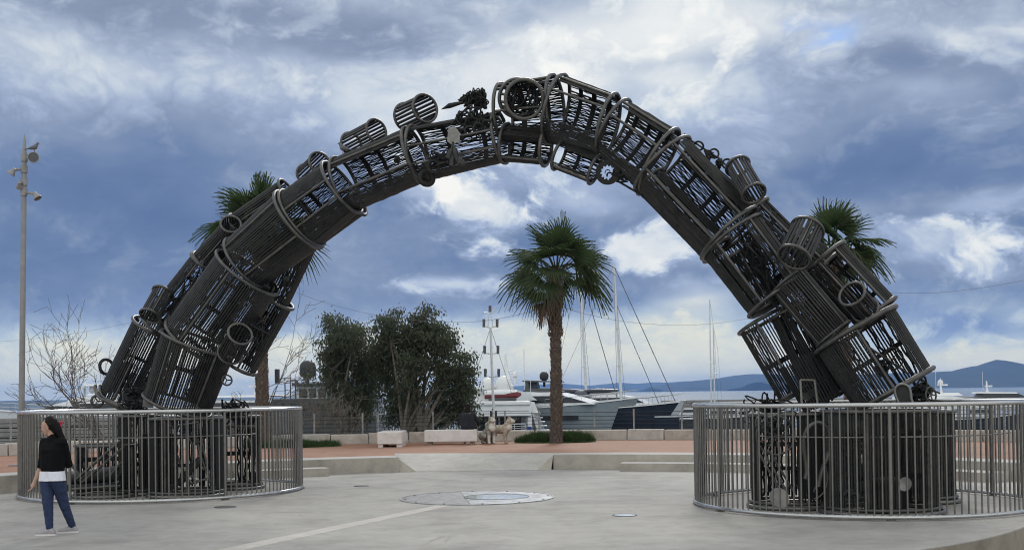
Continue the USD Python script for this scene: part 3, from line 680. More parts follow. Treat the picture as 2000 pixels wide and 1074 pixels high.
# round the knees, just above the fences
q = AP(1818, 771, .2); wheel(q, view(q) + V(.9, 0, .1), 15 * pxm(q), .015, 5)
for a, b in (((1790, 748), (1836, 768)), ((1785, 765), (1828, 786)), ((1770, 780), (1800, 752)), ((1795, 778), (1845, 784))): arch.part('thin_rod', MB().tube([AP(*a, .2), AP(*b, .2)], .015, 5), 'dark_iron', 60)
tangle(AP(1798, 765, .1), .16, 14, .02)
fr = [AP(1757, 790, 1.4), AP(1748, 765, 1.4), AP(1750, 756, 1.4), AP(1762, 750, 1.4), AP(1774, 755, 1.4), AP(1778, 764, 1.4), AP(1786, 790, 1.4)]
arch.part('arched_frame', MB().tube(smooth_path(fr, 26), .022, 7), 'bar_steel', 60)
arch.part('frame_panel', MB().raw([p - AN * .03 for p in fr] , [[0, 1, 6], [1, 5, 6], [1, 2, 5], [2, 4, 5], [2, 3, 4]]), 'dark_iron', False)
for a, b in (((1563, 742), (1566, 788)), ((1591, 742), (1597, 788)), ((1563, 742), (1591, 742))): arch.part('frame_bar', MB().tube([AP(*a, .9), AP(*b, .9)], .02, 6), 'bar_steel', 60)
plate(AP(1582, 768, .5), [(-18, 8), (10, -14), (20, -6), (-6, 16)], 'dark_iron')
tangle(AP(1600, 770, .2), .2, 14, .022)
q = AP(290, 778, .3); plate(q, [(-12, 16), (-8, -14), (4, -18), (14, -16), (6, 18)]); arch.part('washer', MB().ring(q + AN * .04, AN, .05, .012, 16, 5), 'dark_iron', 60)
for dx in (0, 9): arch.part('curved_pipe', MB().tube(smooth_path([AP(186 + dx, 752, -.2), AP(188 + dx, 768, -.1), AP(206 + dx, 782, .1), AP(240 + dx, 794, .2), AP(272 + dx, 799, .2)], 24), .03, 7), 'hoop_steel', 60)
wheel(AP(190, 783, -.1), view(AP(190, 783, -.1)) + V(.2, 0, 0), 11 * pxm(AP(190, 783)), .028, 3)
wheel(AP(208, 716, -.9), view(AP(208, 716, -.9)) + V(.8, 0, .2), 15 * pxm(AP(208, 716)), .035, 0, 'black_iron')
tangle(AP(255, 768, .0), .16, 12, .02); tangle(AP(300, 745, -.2), .16, 12, .022)
wheel(AP(443, 742, .2), view(AP(443, 742, .2)) + V(.4, 0, .2), 10 * pxm(AP(443, 742)), .018, 3)
# low inside the rings
def ip(px, py, d): return at(px, py, d)
q = ip(1515, 850, 18.2); wheel(q, view(q) + V(.3, 0, 0), .30, .018, 9)
tangle(ip(1510, 835, 18.3), .2, 14, .014, 'dark_iron')
arch.part('bent_pipe', MB().tube(smooth_path([ip(1573, 935, 17.9), ip(1570, 860, 17.9), ip(1577, 838, 17.9), ip(1597, 825, 17.9), ip(1617, 835, 17.9), ip(1624, 858, 17.9), ip(1614, 900, 17.9), ip(1600, 950, 17.9)], 40), .034, 8), 'hoop_steel', 60)
for x0, y0, x1, y1 in ((1490, 880, 1540, 965), (1502, 880, 1552, 962), (1480, 880, 1530, 968), (1600, 930, 1616, 880), (1614, 905, 1590, 960)): arch.part('thin_rod', MB().tube([ip(x0, y0, 18.1), ip(x1, y1, 18.0)], .02, 6), 'hoop_steel', 60)
q = ip(1522, 972, 17.8); arch.part('round_plate', MB().lathe(q, view(q) + V(.5, 0, .3), [(0, -.01), (.16, -.01), (.16, .01), (0, .012)], 22), 'grey_plate')
arch.part('hanging_chain', MB().tube(smooth_path([ip(1610, 905, 17.8), ip(1616, 930, 17.8), ip(1608, 962, 17.8), ip(1590, 974, 17.8)], 20), .014, 6), 'hoop_steel', 60)
q = ip(1670, 842, 18.0); gear(q, view(q) + V(.2, 0, 0), .19, .09, 14, .08, 'gear', 'dark_iron', False); tangle(ip(1672, 850, 17.8), .12, 14, .012, 'dark_iron')
arch.part('angle_frame', MB().tube([ip(1652, 888, 17.6), ip(1668, 903, 17.6), ip(1684, 884, 17.6), ip(1668, 872, 17.6), ip(1652, 888, 17.6)], .014, 5), 'hoop_steel', 60)
q = ip(1768, 945, 17.05); arch.part('lamp_reflector', MB().lathe(q, view(q) + V(-.6, 0, .3), [(0, -.09), (.06, -.07), (.10, 0), (.105, .01), (.09, .0), (0, -.05)], 16), 'grey_plate')
arch.part('engine_block', MB().mani(rbox((.55, .4, .5), .05).rotate([0, 0, 25]).translate(list(ip(1730, 965, 18.0)))), 'black_iron')
for i in range(5): q = ip(1660 + i * 8, 968 + (i % 2) * 6, 17.4); arch.part('pipe_elbow', MB().ring(q, rng.normal(0, 1, 3), .08, .035, 14, 7, 0, 2.2), 'black_iron', 60)
# left ring: machine parts
L = lambda x, y, d=22.4: at(x, y, d)
arch.part('machine_bed', MB().mani(rbox((1.0, .45, .14), .03).translate(list(L(185, 950, 22.8)))), 'dark_iron')
arch.part('machine_drum', MB().tube([L(140, 935, 22.7), L(222, 925, 22.7), L(234, 922, 22.7)], [.10, .16, .12], 14), 'dark_iron', 50)
for x0, y0, x1, y1 in ((150, 935, 235, 860), (160, 942, 242, 872), (135, 900, 160, 935), (215, 930, 238, 900), (140, 955, 236, 948)): arch.part('thin_rod', MB().tube([L(x0, y0), L(x1, y1)], .03, 6), 'hoop_steel', 60)
arch.part('sprocket_chain', MB().tube([L(232, 862), L(236, 920), L(226, 940)], .03, 6), 'black_iron', 60)
arch.part('bent_pipe', MB().tube(smooth_path([L(352, 940), L(342, 880), L(341, 862), L(350, 850), L(362, 849), L(370, 856), L(376, 900), L(384, 945)], 36), .026, 8), 'hoop_steel', 60)
for x0, y0, x1, y1, r in ((312, 838, 388, 824, .022), (372, 845, 386, 866, .06), (386, 866, 392, 895, .03), (392, 895, 348, 945, .07), (348, 945, 332, 950, .03), (372, 944, 405, 934, .022), (388, 826, 410, 940, .018), (314, 865, 340, 905, .05), (394, 895, 408, 935, .02)):
    arch.part('linkage', MB().tube([L(x0, y0), L(x1, y1)], r, 8), 'dark_iron' if r > .03 else 'hoop_steel', 50)
arch.part('machine_box', MB().mani(rbox((.5, .5, 1.1), .03).translate(list(L(308, 900, 23.4)))), 'black_iron')
for x0, x1, yt, yb in ((418, 494, 834, 950),):
    for x in (x0, x1): arch.part('frame_bar', MB().box((L(x, yt, 24.3) + L(x, yb, 24.3)) / 2, (.05, .05, np.linalg.norm(L(x, yt, 24.3) - L(x, yb, 24.3)))), 'black_iron', False)
    arch.part('frame_bar', MB().tube([L(x0 - 4, yt, 24.3), L(x1 + 4, yt - 2, 24.3)], .035, 6), 'bar_steel', 50)
    arch.part('frame_bar', MB().tube([L(x0, yb, 24.3), L(x1, yb - 3, 24.3)], .03, 6), 'bar_steel', 50)
arch.part('vertical_shaft', MB().tube([L(434, 835, 24.4), L(434, 945, 24.4)], .10, 12), 'black_iron', 50)
arch.part('pulley', MB().lathe(L(427, 890, 24.2), V(1, -.4, 0), [(0, -.06), (.07, -.06), (.05, 0), (.07, .06), (0, .06)], 14), 'grey_plate')
tangle(L(455, 800, 24.2), .25, 10, .018); tangle(L(260, 800, 23.8), .25, 12, .018); tangle(AP(1500, 800, .3), .25, 12, .018)

# ------------------------------------------------------------ low stone wall and wire fence behind the red path
wall = Thing('low_stone_wall', (CW[0], CW[1] + R_WALL, .3), 'low wall of pale rough stone blocks behind the red path', 'wall')
a = bearing(2040, 21.3); a_end = bearing(-60, 21.3); k = 0
while a < a_end:
    w = rng.uniform(1.05, 1.75); da = w / 21.3; am = a + da / 2
    c = CW + 21.33 * V(math.cos(am), math.sin(am)); h = .34 + rng.uniform(-.015, .02)
    m = rbox((.40 + rng.uniform(-.02, .02), w - .035, h), .025, 6).rotate([0, 0, math.degrees(am) + rng.uniform(-.6, .6)]).translate([c[0], c[1], .36 + h / 2 - .02])
    wall.part('stone', MB().mani(m), 'stone_' + 'abc'[int(rng.integers(3))], 40); a += da; k += 1
fence = Thing('wire_fence', (CW[0], CW[1] + 21.1, .3), 'thin wire fence with grey posts behind the low stone wall', 'fence')
aa = np.linspace(bearing(2040, 21.2), bearing(-60, 21.2), 80); RF = 21.78
for i in range(6):
    z = .62 + i * .125
    fence.part('wire', MB().tube(np.stack([CW[0] + RF * np.cos(aa), CW[1] + RF * np.sin(aa), np.full(80, z)], 1), .009, 5), 'dark_iron', 60)
for px in [612, 708, 738, 845, 985, 1052, 1160, 1237, 1330, 1420, 1520, 1640, 1760, 1900, 1960, 20, 120, 220, 330, 430, 520]:
    a = bearing(px, RF); p = V(CW[0] + RF * math.cos(a), CW[1] + RF * math.sin(a), .30)
    fence.part('post', MB().box(p + V(0, 0, .52), (.06, .05, 1.04), rz=a), 'grey_plate', False)

# ------------------------------------------------------------ paving: metal disc, pale strip, small covers
q = on(932, 972); Rd = 147 * mpp(q[1])
d_ = Thing('metal_disc', (q[0], q[1], 0), 'large round metal disc set flush in the plaza floor', 'disc')
half = lambda s: Point(q[0], q[1]).buffer(Rd, quad_segs=24).intersection(Polygon([(q[0] - 3, q[1] - 3), (q[0] + .1, q[1] - 3), (q[0] - .55, q[1] + 3), (q[0] - 3, q[1] + 3)]) if s < 0 else Polygon([(q[0] + 3, q[1] - 3), (q[0] + .107, q[1] - 3), (q[0] - .543, q[1] + 3), (q[0] + 3, q[1] + 3)])).difference(Point(q[0] + .35, q[1] + .06).buffer(.60, quad_segs=16))
d_.part('dark_sheen_half', MB().extrude(half(-1), .002, .010), 'cover_mid', False); d_.part('light_sheen_half', MB().extrude(half(1), .002, .011), 'cover_steel', False)  # one disc: its uneven reflection is put into colour as a dark and light half
d_.part('centre_plate', MB().extrude(Point(q[0] + .35, q[1] + .06).buffer(.585, quad_segs=16), .002, .014), 'cover_glass', False)
d_.part('rim', MB().extrude(Point(q[0], q[1]).buffer(Rd + .03, quad_segs=32).difference(Point(q[0], q[1]).buffer(Rd + .004, quad_segs=32)), .001, .016), 'cover_steel', False)
d_.part('centre_ring', MB().ring((q[0] + .35, q[1] + .06, .012), (0, 0, 1), .595, .008, 40, 5), 'cover_dark', 60)
for k in range(12):
    f = 2 * PI * k / 12 + .1; d_.part('bolt', MB().lathe((q[0] + (Rd - .07) * math.cos(f), q[1] + (Rd - .07) * math.sin(f), .008), (0, 0, 1), [(.022, 0), (.022, .012), (0, .013)], 8), 'cover_dark')
s0, s1 = on(868, 987), on(330, 1098); n_ = unit(V(s1[1] - s0[1], s0[0] - s1[0], 0))
sp = [s0[:2] + n_[:2] * .13, s1[:2] + n_[:2] * .15, s1[:2] - n_[:2] * .15, s0[:2] - n_[:2] * .10]
single('paving_strip', MB().extrude(Polygon(sp).buffer(.02).difference(Point(q[0], q[1]).buffer(Rd + .04)), .0, .004), 'strip_concrete', 'pale straight strip let into the grey plaza floor', 'paving strip')
for px, py, r, lab, mt in ((1220, 1006, .17, 'small shiny oval cover lying right of the metal disc', 'cover_glass'), (706, 949, .14, 'small dark round drain cover left of the metal disc', 'cover_dark'), (440, 990, .17, 'small dark cover in front of the left ring fence', 'cover_dark')):
    p = on(px, py); t = Thing('floor_cover', (p[0], p[1], 0), lab, 'drain cover')
    t.part('lid', MB().lathe((p[0], p[1], .003), (0, 0, 1), [(r, 0), (r, .006), (r * .9, .009), (0, .009)], 22), mt); t.part('frame', MB().ring((p[0], p[1], .004), (0, 0, 1), r + .012, .008, 24, 5), 'cover_dark', 60)

# ------------------------------------------------------------ benches
def bench(name, px0, px1, pyb, dep, label, endon=False):
    z0 = .362; d = on((px0 + px1) / 2, pyb, z0)[1]; a, b = at(px0, pyb, d), at(px1, pyb, d); W = np.linalg.norm(b - a); c = (a + b) / 2
    t = Thing(name, (c[0], c[1] + dep / 2, z0), label, 'bench', rz=0)
    t.part('slab', MB().mani(rbox((W, dep, .36), .018, 6).translate([c[0], c[1] + dep / 2, z0 + .27])), 'bench_concrete', 40)
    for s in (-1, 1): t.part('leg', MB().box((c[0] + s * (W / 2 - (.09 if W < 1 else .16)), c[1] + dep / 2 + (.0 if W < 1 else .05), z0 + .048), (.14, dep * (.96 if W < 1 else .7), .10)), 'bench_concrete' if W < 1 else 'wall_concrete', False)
    return c, W, d
bench('concrete_bench', 737, 785, 873, 1.6, 'short pale concrete bench seen end on, left of the seated person')
bc, bw, bd = bench('concrete_bench', 829, 932, 868, .5, 'long pale concrete bench the person in black sits on')

# ------------------------------------------------------------ lamp post with birds
lb = on(41, 909, .36); k = mpp(lb[1]); lt = at(48, 262, lb[1])
lamp = Thing('lamp_post', lb, 'tall grey lamp post with four spotlights and pointed top', 'lamp post')
X, Y = lb[0], lb[1]; LX = lambda py: X + (lt[0] - X) * (909 - py) / (909 - 262); Z = lambda py: .36 + (lt[2] - .36) * (909 - py) / (909 - 262)
lamp.part('pole', MB().tube([(X, Y, .36), (LX(385), Y, Z(385))], [5.8 * k, 4.9 * k], 16), 'lamp_grey', 60)
lamp.part('upper_pole', MB().tube([(LX(385), Y, Z(385)), (LX(305), Y, Z(305))], [4.9 * k, 4.6 * k], 16), 'lamp_grey', 60)
lamp.part('base_plate', MB().box((X, Y, .375), (.42, .42, .03)), 'lamp_grey', False)
lamp.part('cone_tip', MB().tube([(LX(305), Y, Z(305)), (LX(300), Y, Z(300)), (LX(273), Y, Z(273)), (LX(262), Y, Z(262))], [5.2 * k, 4.6 * k, 2.2 * k, .2 * k], 16), 'lamp_grey', 60)
for py, hx, hy, ax, rr, front in ((309, 66, 309, (.25, -1, .05), 11, 1), (331, 24, 336, (-.55, -.1, -.8), 8, 0), (356, 38, 362, (-.3, .8, -.6), 6.5, 0), (376, 71, 383, (.55, -.1, -.8), 8, 0)):
    z = Z(py); lamp.part('collar', MB().tube([(LX(py), Y, z - 7 * k), (LX(py), Y, z + 7 * k)], 6.6 * k, 16), 'lamp_grey', 60)
    h = at(hx, hy, Y - .12); ax = unit(ax)
    lamp.part('bracket', MB().tube([(LX(py), Y, z), h - ax * 5 * k], 2.4 * k, 8), 'lamp_grey', 60)
    hd = lamp.part('spotlight', MB().lathe(h, ax, [(0, -9 * k), (rr * .45 * k, -8 * k), (rr * .55 * k, -3 * k), (rr * k, 4 * k), (rr * k, 6 * k), (rr * .88 * k, 6 * k), (rr * .85 * k, 4.6 * k)], 18), 'lamp_grey', 40)
    lamp.part('lens', MB().lathe(h, ax, [(rr * .86 * k, 4.7 * k), (0, 5.2 * k)], 18), 'lamp_glass', 60, parent=hd)
def pigeon(p, heading, label):
    t = Thing('pigeon', p, label, 'bird', None); R = rot(heading); w = lambda *a: np.asarray(p) + R @ V(*a)
    t.part('body', MB().mesh(flesh([((-.07, 0, .10), .035, ) and (w(-.07, 0, .10), .035), (w(.04, 0, .13), .058)] and [((w(-.08, 0, .10), .035), (w(.03, 0, .13), .058)), ((w(.03, 0, .13), .055), (w(.075, 0, .205), .03)), ((w(.075, 0, .205), .032), (w(.09, 0, .225), .03))], .02, 3)), 'pigeon_grey', 60)
    t.part('tail', MB().bar(w(-.08, 0, .10), w(-.20, 0, .06), .07, .012, R @ V(0, 1, 0)), 'pigeon_grey', False)
    t.part('beak', MB().tube([w(.115, 0, .222), w(.148, 0, .214)], [.012, .002], 5), 'lamp_grey')
    for s in (-1, 1): t.part('foot', MB().tube([w(.01, s * .025, .08), w(.015, s * .025, .0)], .007, 5), 'red_canvas')
h = at(66, 309, Y - .12); pigeon(h + V(0, 0, 10.6 * k), .3, 'small grey pigeon perched on the top spotlight of the lamp post')
q = AP(672, 300, -.02); pigeon(q + V(0, 0, -.02), 2.8, 'small grey pigeon perched on the arch left of a cage basket')

# ------------------------------------------------------------ palms
def fan_leaf(mb, hub, d, R, droop, seg, rg, spread=2.0, tipw=.010):
    """A palmate leaf: ribs joined near the hub, loose drooping tips."""
    d = unit(d); side = unit(np.cross(d, V(0, 0, 1)) if abs(d[2]) < .97 else V(1, 0, 0)); nrm = np.cross(side, d)
    ra = rg.normal(0, .75); side, nrm = math.cos(ra) * side + math.sin(ra) * nrm, math.cos(ra) * nrm - math.sin(ra) * side
    if nrm[2] < 0: nrm = -nrm
    for i in range(seg):
        f = (i / (seg - 1) * 2 - 1) * spread / 1.0
        Lr = R * (1 - .30 * abs(f / spread) ** 2) * rg.uniform(.9, 1.08)
        dd = math.cos(f) * d + math.sin(f) * side; wd = np.cross(dd, nrm)
        t = np.array([.04, .30, .55, .78, 1.0]); w = np.array([.014, .050, .052, .028, .004]) * (R / .9) * spread / seg * 14
        tip = rg.uniform(.7, 1.5)
        P = hub + dd * (Lr * t)[:, None] + nrm * (.05 * R * np.sin(t * 3) - (.10 if i % 2 else .0) * 0)[:, None]
        P[:, 2] -= droop * Lr * (np.maximum(t - .35, 0) ** 1.7) * tip * 1.15
        P += side * (rg.normal(0, .03) * np.maximum(t - .6, 0)[:, None] * R * 2)
        fold = nrm * (.012 if i % 2 else -.012)
        v = np.empty((10, 3)); v[0::2] = P - wd * w[:, None] / 2 + fold; v[1::2] = P + wd * w[:, None] / 2 - fold
        mb.raw(v, [[2 * j, 2 * j + 1, 2 * j + 3, 2 * j + 2] for j in range(4)])
def palm(px, py_base, py_crown, depth, trunk_r, R, n, seed, label, base_z, px_top=None, dead=True):
    rg = np.random.default_rng(seed); b = at(px, py_base, depth); b[2] = base_z; c = at(px_top or px, py_crown, depth)
    t = Thing('fan_palm', b, label, 'palm tree'); H = c[2] - b[2]
    zz = np.linspace(0, 1, 26); path = b + np.outer(zz, c - b) + np.stack([.05 * np.sin(zz * 3.1 + seed), 0 * zz, 0 * zz], 1)
    rad = trunk_r * (1.12 - .18 * np.minimum(zz * 2, 1) + .22 * np.exp(-((zz - .02) / .04) ** 2) + .18 * (zz > .78)) * (1 + .04 * rg.normal(size=26))
    tr = t.part('trunk', MB().tube(path, rad, 18), 'palm_bark', 60)
    mb = MB()
    for i in range(int(H / .085)):                             # leaf-base stubs in a criss-cross
        z = .06 + i * .085; s = z / H
        if s > .995: break
        p = np.array([np.interp(s, zz, path[:, k]) for k in range(3)]); r = np.interp(s, zz, rad)
        old = s < .62
        for j in range(9):
            f = 2 * PI * (j + .5 * (i % 2)) / 9 + rg.normal(0, .07); o = V(math.cos(f), math.sin(f), 0)
            if rg.random() < .12: continue
            w = .10 * rg.uniform(.8, 1.2); hh = (.085 if old else .15) * rg.uniform(.7, 1.3); out = (.035 if old else .085) * rg.uniform(.6, 1.4)
            tg = V(-o[1], o[0], 0); A = p + o * r * .97
            v = [A - tg * w / 2, A + tg * w / 2, A + V(0, 0, hh) + o * out + tg * w / 5, A + V(0, 0, hh) + o * out - tg * w / 5, A - V(0, 0, .03) + o * out * .6]
            mb.raw(v, [[0, 4, 3], [4, 2, 3], [4, 1, 2], [0, 3, 2]][:4]); 
    t.part('leaf_stubs', mb, 'palm_boot', False, parent=tr, kind='stuff')
    for i in range(n):
        u = (i + .5) / n; f = i * 2.39996 + rg.normal(0, .2); elev = math.radians(84 - 100 * u ** .9 + rg.normal(0, 6))
        d = V(math.cos(f) * math.cos(elev), math.sin(f) * math.cos(elev), math.sin(elev))
        pl = R * rg.uniform(.46, .60); pts = np.array([c + V(0, 0, -.15) + d * pl * s + V(0, 0, -.16 * pl * s * s * math.cos(elev)) for s in np.linspace(.05, 1, 7)])
        m2 = MB(); fan_leaf(m2, pts[-1], unit(pts[-1] - pts[-2] + V(0, 0, -.04)), R * rg.uniform(.50, .62), .10 + .20 * max(0, math.cos(elev)) + .28 * u ** 2, 34, rg)
        fr_ = t.part('frond', m2, 'palm_leaf', False); t.part('stalk', MB().tube(pts, np.linspace(.028, .013, 7), 5), 'palm_leaf', 60, parent=fr_)
    if dead:
        h0 = b + (c - b) * .86
        for k in range(3):
            m2 = MB(); fan_leaf(m2, h0 + V(-.20 - .10 * k, -.16 + .1 * k, -.06 - .10 * k), V(-.30, -.25, -1), .90 - .12 * k, .25, 26, rg, 1.1)
            fr_ = t.part('dead_frond', m2, 'dead_frond', False, label='brown dry hanging frond'); t.part('stalk', MB().tube([h0, h0 + V(-.2, -.08, .12), h0 + V(-.30, -.12, -.1)], .016, 5), 'dead_frond', 60, parent=fr_)
    return t
palm(1083, 856, 528, 36.2, .165, 1.80, 23, 14, 'tall fan palm in the grass mound under the middle of the arch', .36, 1087)
palm(518, 852, 446, 36.0, .175, 1.85, 26, 23, 'fan palm rising behind the left leg of the arch', .36, 506, False)
palm(1672, 852, 490, 36.0, .175, 1.78, 24, 37, 'fan palm rising behind the right leg of the arch', .36, 1622, False)

# ------------------------------------------------------------ leafy trees and bare trees
def branchy(mb, p, d, L, r, lev, rg, tips, up=.1, curve=.25, kids=(2, 3), shrink=(.62, .85), spread=.55, minr=.006):
    n = 5; pts = [p]; dd = unit(d)
    for i in range(n):
        dd = unit(dd + rg.normal(0, curve / 2, 3) + V(0, 0, up / n)); pts.append(pts[-1] + dd * L / n)
    mb.tube(np.array(pts), np.linspace(r, max(minr, r * .62), n + 1), 6 if r > .03 else 4, caps=False)
    if lev == 0: tips.append(pts[-1]); return
    for k in range(int(rg.integers(kids[0], kids[1] + 1))):
        s = 1.0 if k == 0 else rg.uniform(.45, 1.0); j = int(round(s * n))
        branchy(mb, pts[j], unit(dd + rg.normal(0, spread, 3)), L * rg.uniform(*shrink), max(minr, r * .62 * rg.uniform(.7, 1)), lev - 1, rg, tips, up, curve, kids, shrink, spread, minr)
def leaf_tree(px, depth, clumps, label, seed, nleaf, stems):
    rg = np.random.default_rng(seed); b = at(px, 850, depth); b[2] = .30
    t = Thing('leafy_tree', b, label, 'tree')
    cl = [(at(x, y, depth + dz), rx * mpp(depth), ry * mpp(depth)) for x, y, rx, ry, dz in clumps]
    wood = MB()
    for sx in stems:
        st = b + V(sx * mpp(depth), rg.uniform(-.3, .3), 0)
        for c, rx, ry in cl:
            if rg.random() < .75:
                mid = st + (c - st) * .45 + rg.normal(0, .12, 3); mid[0] = st[0] + (c[0] - st[0]) * .3
                wood.tube(smooth_path([st, mid, c], 10), np.linspace(.085, .02, 10), 6, caps=False)
    for c, rx, ry in cl:
        tips = []
        for k in range(5): branchy(wood, c - V(0, 0, ry * .5), V(rg.normal(), rg.normal(), .8), rx * .55, .022, 1, rg, tips)
    t.part('trunk', wood, 'bark_grey', 60)
    V_, F_ = [], []
    tot = sum(rx * ry for _, rx, ry in cl)
    P, D = [], []
    for c, rx, ry in cl:
        m = int(nleaf * rx * ry / tot)
        sub = [c + rg.normal(0, .50, 3) * V(rx, rx * .9, ry) for _ in range(max(10, int(36 * rx * ry)))]
        for s in range(m):
            q = sub[int(rg.integers(len(sub)))]; o = rg.normal(0, 1, 3) * V(.16, .16, .20); o[2] -= abs(o[2]) * .4
            P.append(q + o); D.append(V(rg.normal(0, .5), rg.normal(0, .5), -1 + rg.normal(0, .55)))
    P, D = np.array(P), np.array(D); D /= np.linalg.norm(D, axis=1, keepdims=True)
    n = len(P); S = np.cross(D, rg.normal(size=(n, 3))); S /= np.linalg.norm(S, axis=1, keepdims=True)
    Ln, W = rg.uniform(.08, .16, n)[:, None], rg.uniform(.016, .032, n)[:, None]
    v = np.stack([P, P + D * Ln * .5 + S * W, P + D * Ln, P + D * Ln * .5 - S * W], 1).reshape(-1, 3)
    i = np.arange(n) * 4
    t.part('foliage', MB().raw(v, np.stack([i, i + 1, i + 2, i + 3], 1)), 'olive_leaf', False, kind='stuff')
leaf_tree(676, 41.0, [(664, 642, 34, 26, 0), (650, 670, 30, 30, .3), (690, 672, 40, 36, -.4), (646, 712, 20, 28, 0), (672, 715, 44, 34, .6), (712, 705, 26, 42, 0), (658, 752, 26, 26, .3), (690, 760, 40, 30, -.2), (722, 745, 22, 36, .4), (652, 792, 24, 16, .3), (705, 800, 30, 20, .5)], 'left of the two dark leafy trees by the water', 41, 19000, (-14, 10))
leaf_tree(800, 40.0, [(792, 632, 36, 24, 0), (838, 636, 30, 26, .4), (760, 656, 36, 32, -.3), (815, 665, 50, 36, .5), (862, 672, 34, 34, 0), (760, 705, 34, 34, .3), (810, 720, 46, 34, -.4), (868, 720, 36, 32, .2), (905, 715, 26, 30, 0), (760, 755, 26, 26, .2), (850, 760, 32, 26, .3), (905, 758, 28, 30, 0), (912, 795, 22, 22, 0), (880, 790, 24, 22, .3), (800, 775, 26, 18, .1), (770, 805, 26, 18, .5), (850, 815, 40, 18, .8)], 'larger dark leafy tree beside the long concrete bench', 52, 33000, (-12, 6, 24))
def bare_tree(name, px, pyb, depth, h, label, seed, n, lean, lev=4, mat='twig', spread=.5, curve=.3, r0=.045, cat='bare tree'):
    rg = np.random.default_rng(seed); b = at(px, pyb, depth); b[2] = .30
    t = Thing(name, b, label, cat)
    for k in range(n):
        mb, tips = MB(), []
        branchy(mb, b + V(rg.normal(0, .08), rg.normal(0, .08), 0), V(lean[0] + rg.normal(0, lean[2]), rg.normal(0, .3), lean[1]), h * rg.uniform(.34, .46), r0, lev, rg, tips, .25, curve, (2, 3), (.58, .86), spread)
        t.part('limb', mb, mat, 60)
bare_tree('bare_tree', 222, 838, 37.2, 4.0, 'bare grey shrub tree spreading left of the arch foot', 5, 6, (-.75, .75, .45), 4, r0=.035)
bare_tree('bare_tree', 508, 845, 39.0, 4.0, 'thin bare tree beside the left palm trunk', 9, 3, (.30, 1, .25), 4, r0=.03)
for j, (px, h, lab) in enumerate(((612, 1.9, 'leafless scrub right of the left ring fence'), (640, 1.7, 'leafless scrub under the left leafy tree'), (668, 1.6, 'thin bare scrub behind the wire fence left of the short bench'), (470, 1.6, 'bare scrub behind the grass and the left ring fence'))):
    bare_tree('bare_shrub', px, 848, 39.2 - j * .2, h, lab, 60 + j, 5, (0, 1, .6), 4, 'bark_grey', .6, .4, .022, 'shrub')

# ------------------------------------------------------------ grass
def grass_patch(px0, px1, pyb, dep, h, label, seed, n, mound):
    rg = np.random.default_rng(seed); z0 = .362; a, b = on(px0, pyb, z0), on(px1, pyb, z0); W = (b - a)[0]; cx, cy = (a[0] + b[0]) / 2, a[1] + dep / 2
    x = rg.uniform(-1, 1, n); y = rg.uniform(-1, 1, n); k = x * x + y * y < 1 - .25 * rg.random(n); x, y = x[k], y[k]; n = len(x)
    hz = mound * (1 - x * x - y * y).clip(0) + z0 - .01
    P = np.stack([cx + x * W / 2, cy + y * dep / 2, hz], 1)
    D = np.stack([rg.normal(0, .45, n), rg.normal(0, .45, n), np.ones(n)], 1); D /= np.linalg.norm(D, axis=1, keepdims=True)
    clump = meshkit.fbm(np.stack([P[:, 0] * 3, P[:, 1] * 3, np.zeros(n)], 1), 3, seed)
    Ln = h * rg.uniform(.5, 1.2, n) * (.4 + 1.2 * clump); S = np.stack([rg.normal(size=n), rg.normal(size=n), np.zeros(n)], 1); S /= np.linalg.norm(S, axis=1, keepdims=True)
    w = .010; v = np.stack([P - S * w, P + S * w, P + D * Ln[:, None]], 1).reshape(-1, 3); i = np.arange(n) * 3
    mb = MB().raw(v, np.stack([i, i + 1, i + 2], 1))
    g_ = np.arange(24) * 2 * PI / 24
    rows = [np.stack([cx + W / 2 * s * np.cos(g_), cy + dep / 2 * s * np.sin(g_), np.full(24, z0 + .006 + mound * (1 - s * s))], 1) for s in (1, .8, .6, .4, .2, .02)]
    struct('soil', MB().raw(np.concatenate(rows), [[r * 24 + i, r * 24 + (i + 1) % 24, (r + 1) * 24 + (i + 1) % 24, (r + 1) * 24 + i] for r in range(5) for i in range(24)]), 'grass', True)
    single('grass', mb, 'grass_blade', label, 'grass', smooth=False, kind='stuff', base=V(cx, cy, z0))
grass_patch(1003, 1172, 866, 1.3, .25, 'green grass mound round the middle palm', 3, 12000, .16)
grass_patch(455, 650, 876, 1.9, .22, 'strip of green grass behind the left ring fence', 4, 11000, .04)

# ------------------------------------------------------------ overhead cable
for pts, lab in ((((560, 563, 36), (700, 608, 36.6), (830, 627, 36.8), (950, 626, 36.8), (1030, 610, 36.5), (1083, 596, 36.2)), 'thin black cable sagging from the left palm to the middle palm'),
                 (((1088, 596, 36.2), (1180, 621, 36.5), (1290, 634, 36.6), (1390, 632, 36.5), (1480, 618, 36.3), (1640, 575, 36)), 'thin black cable sagging from the middle palm to the right palm'),
                 (((1640, 560, 36), (1750, 572, 35.5), (1850, 570, 35), (1930, 560, 34.6), (2060, 535, 34)), 'thin black cable running from the right palm out of the picture'),
                 (((-60, 670, 34), (60, 662, 34.6), (180, 645, 35), (330, 610, 35.5), (526, 545, 36)), 'thin black cable running from the left palm past the lamp post')):
    single('cable', MB().tube(smooth_path([at(*p) for p in pts], 50), .0055 if pts[0][0] > 0 else .003, 5), 'mast_dark', lab, 'cable', smooth=60)

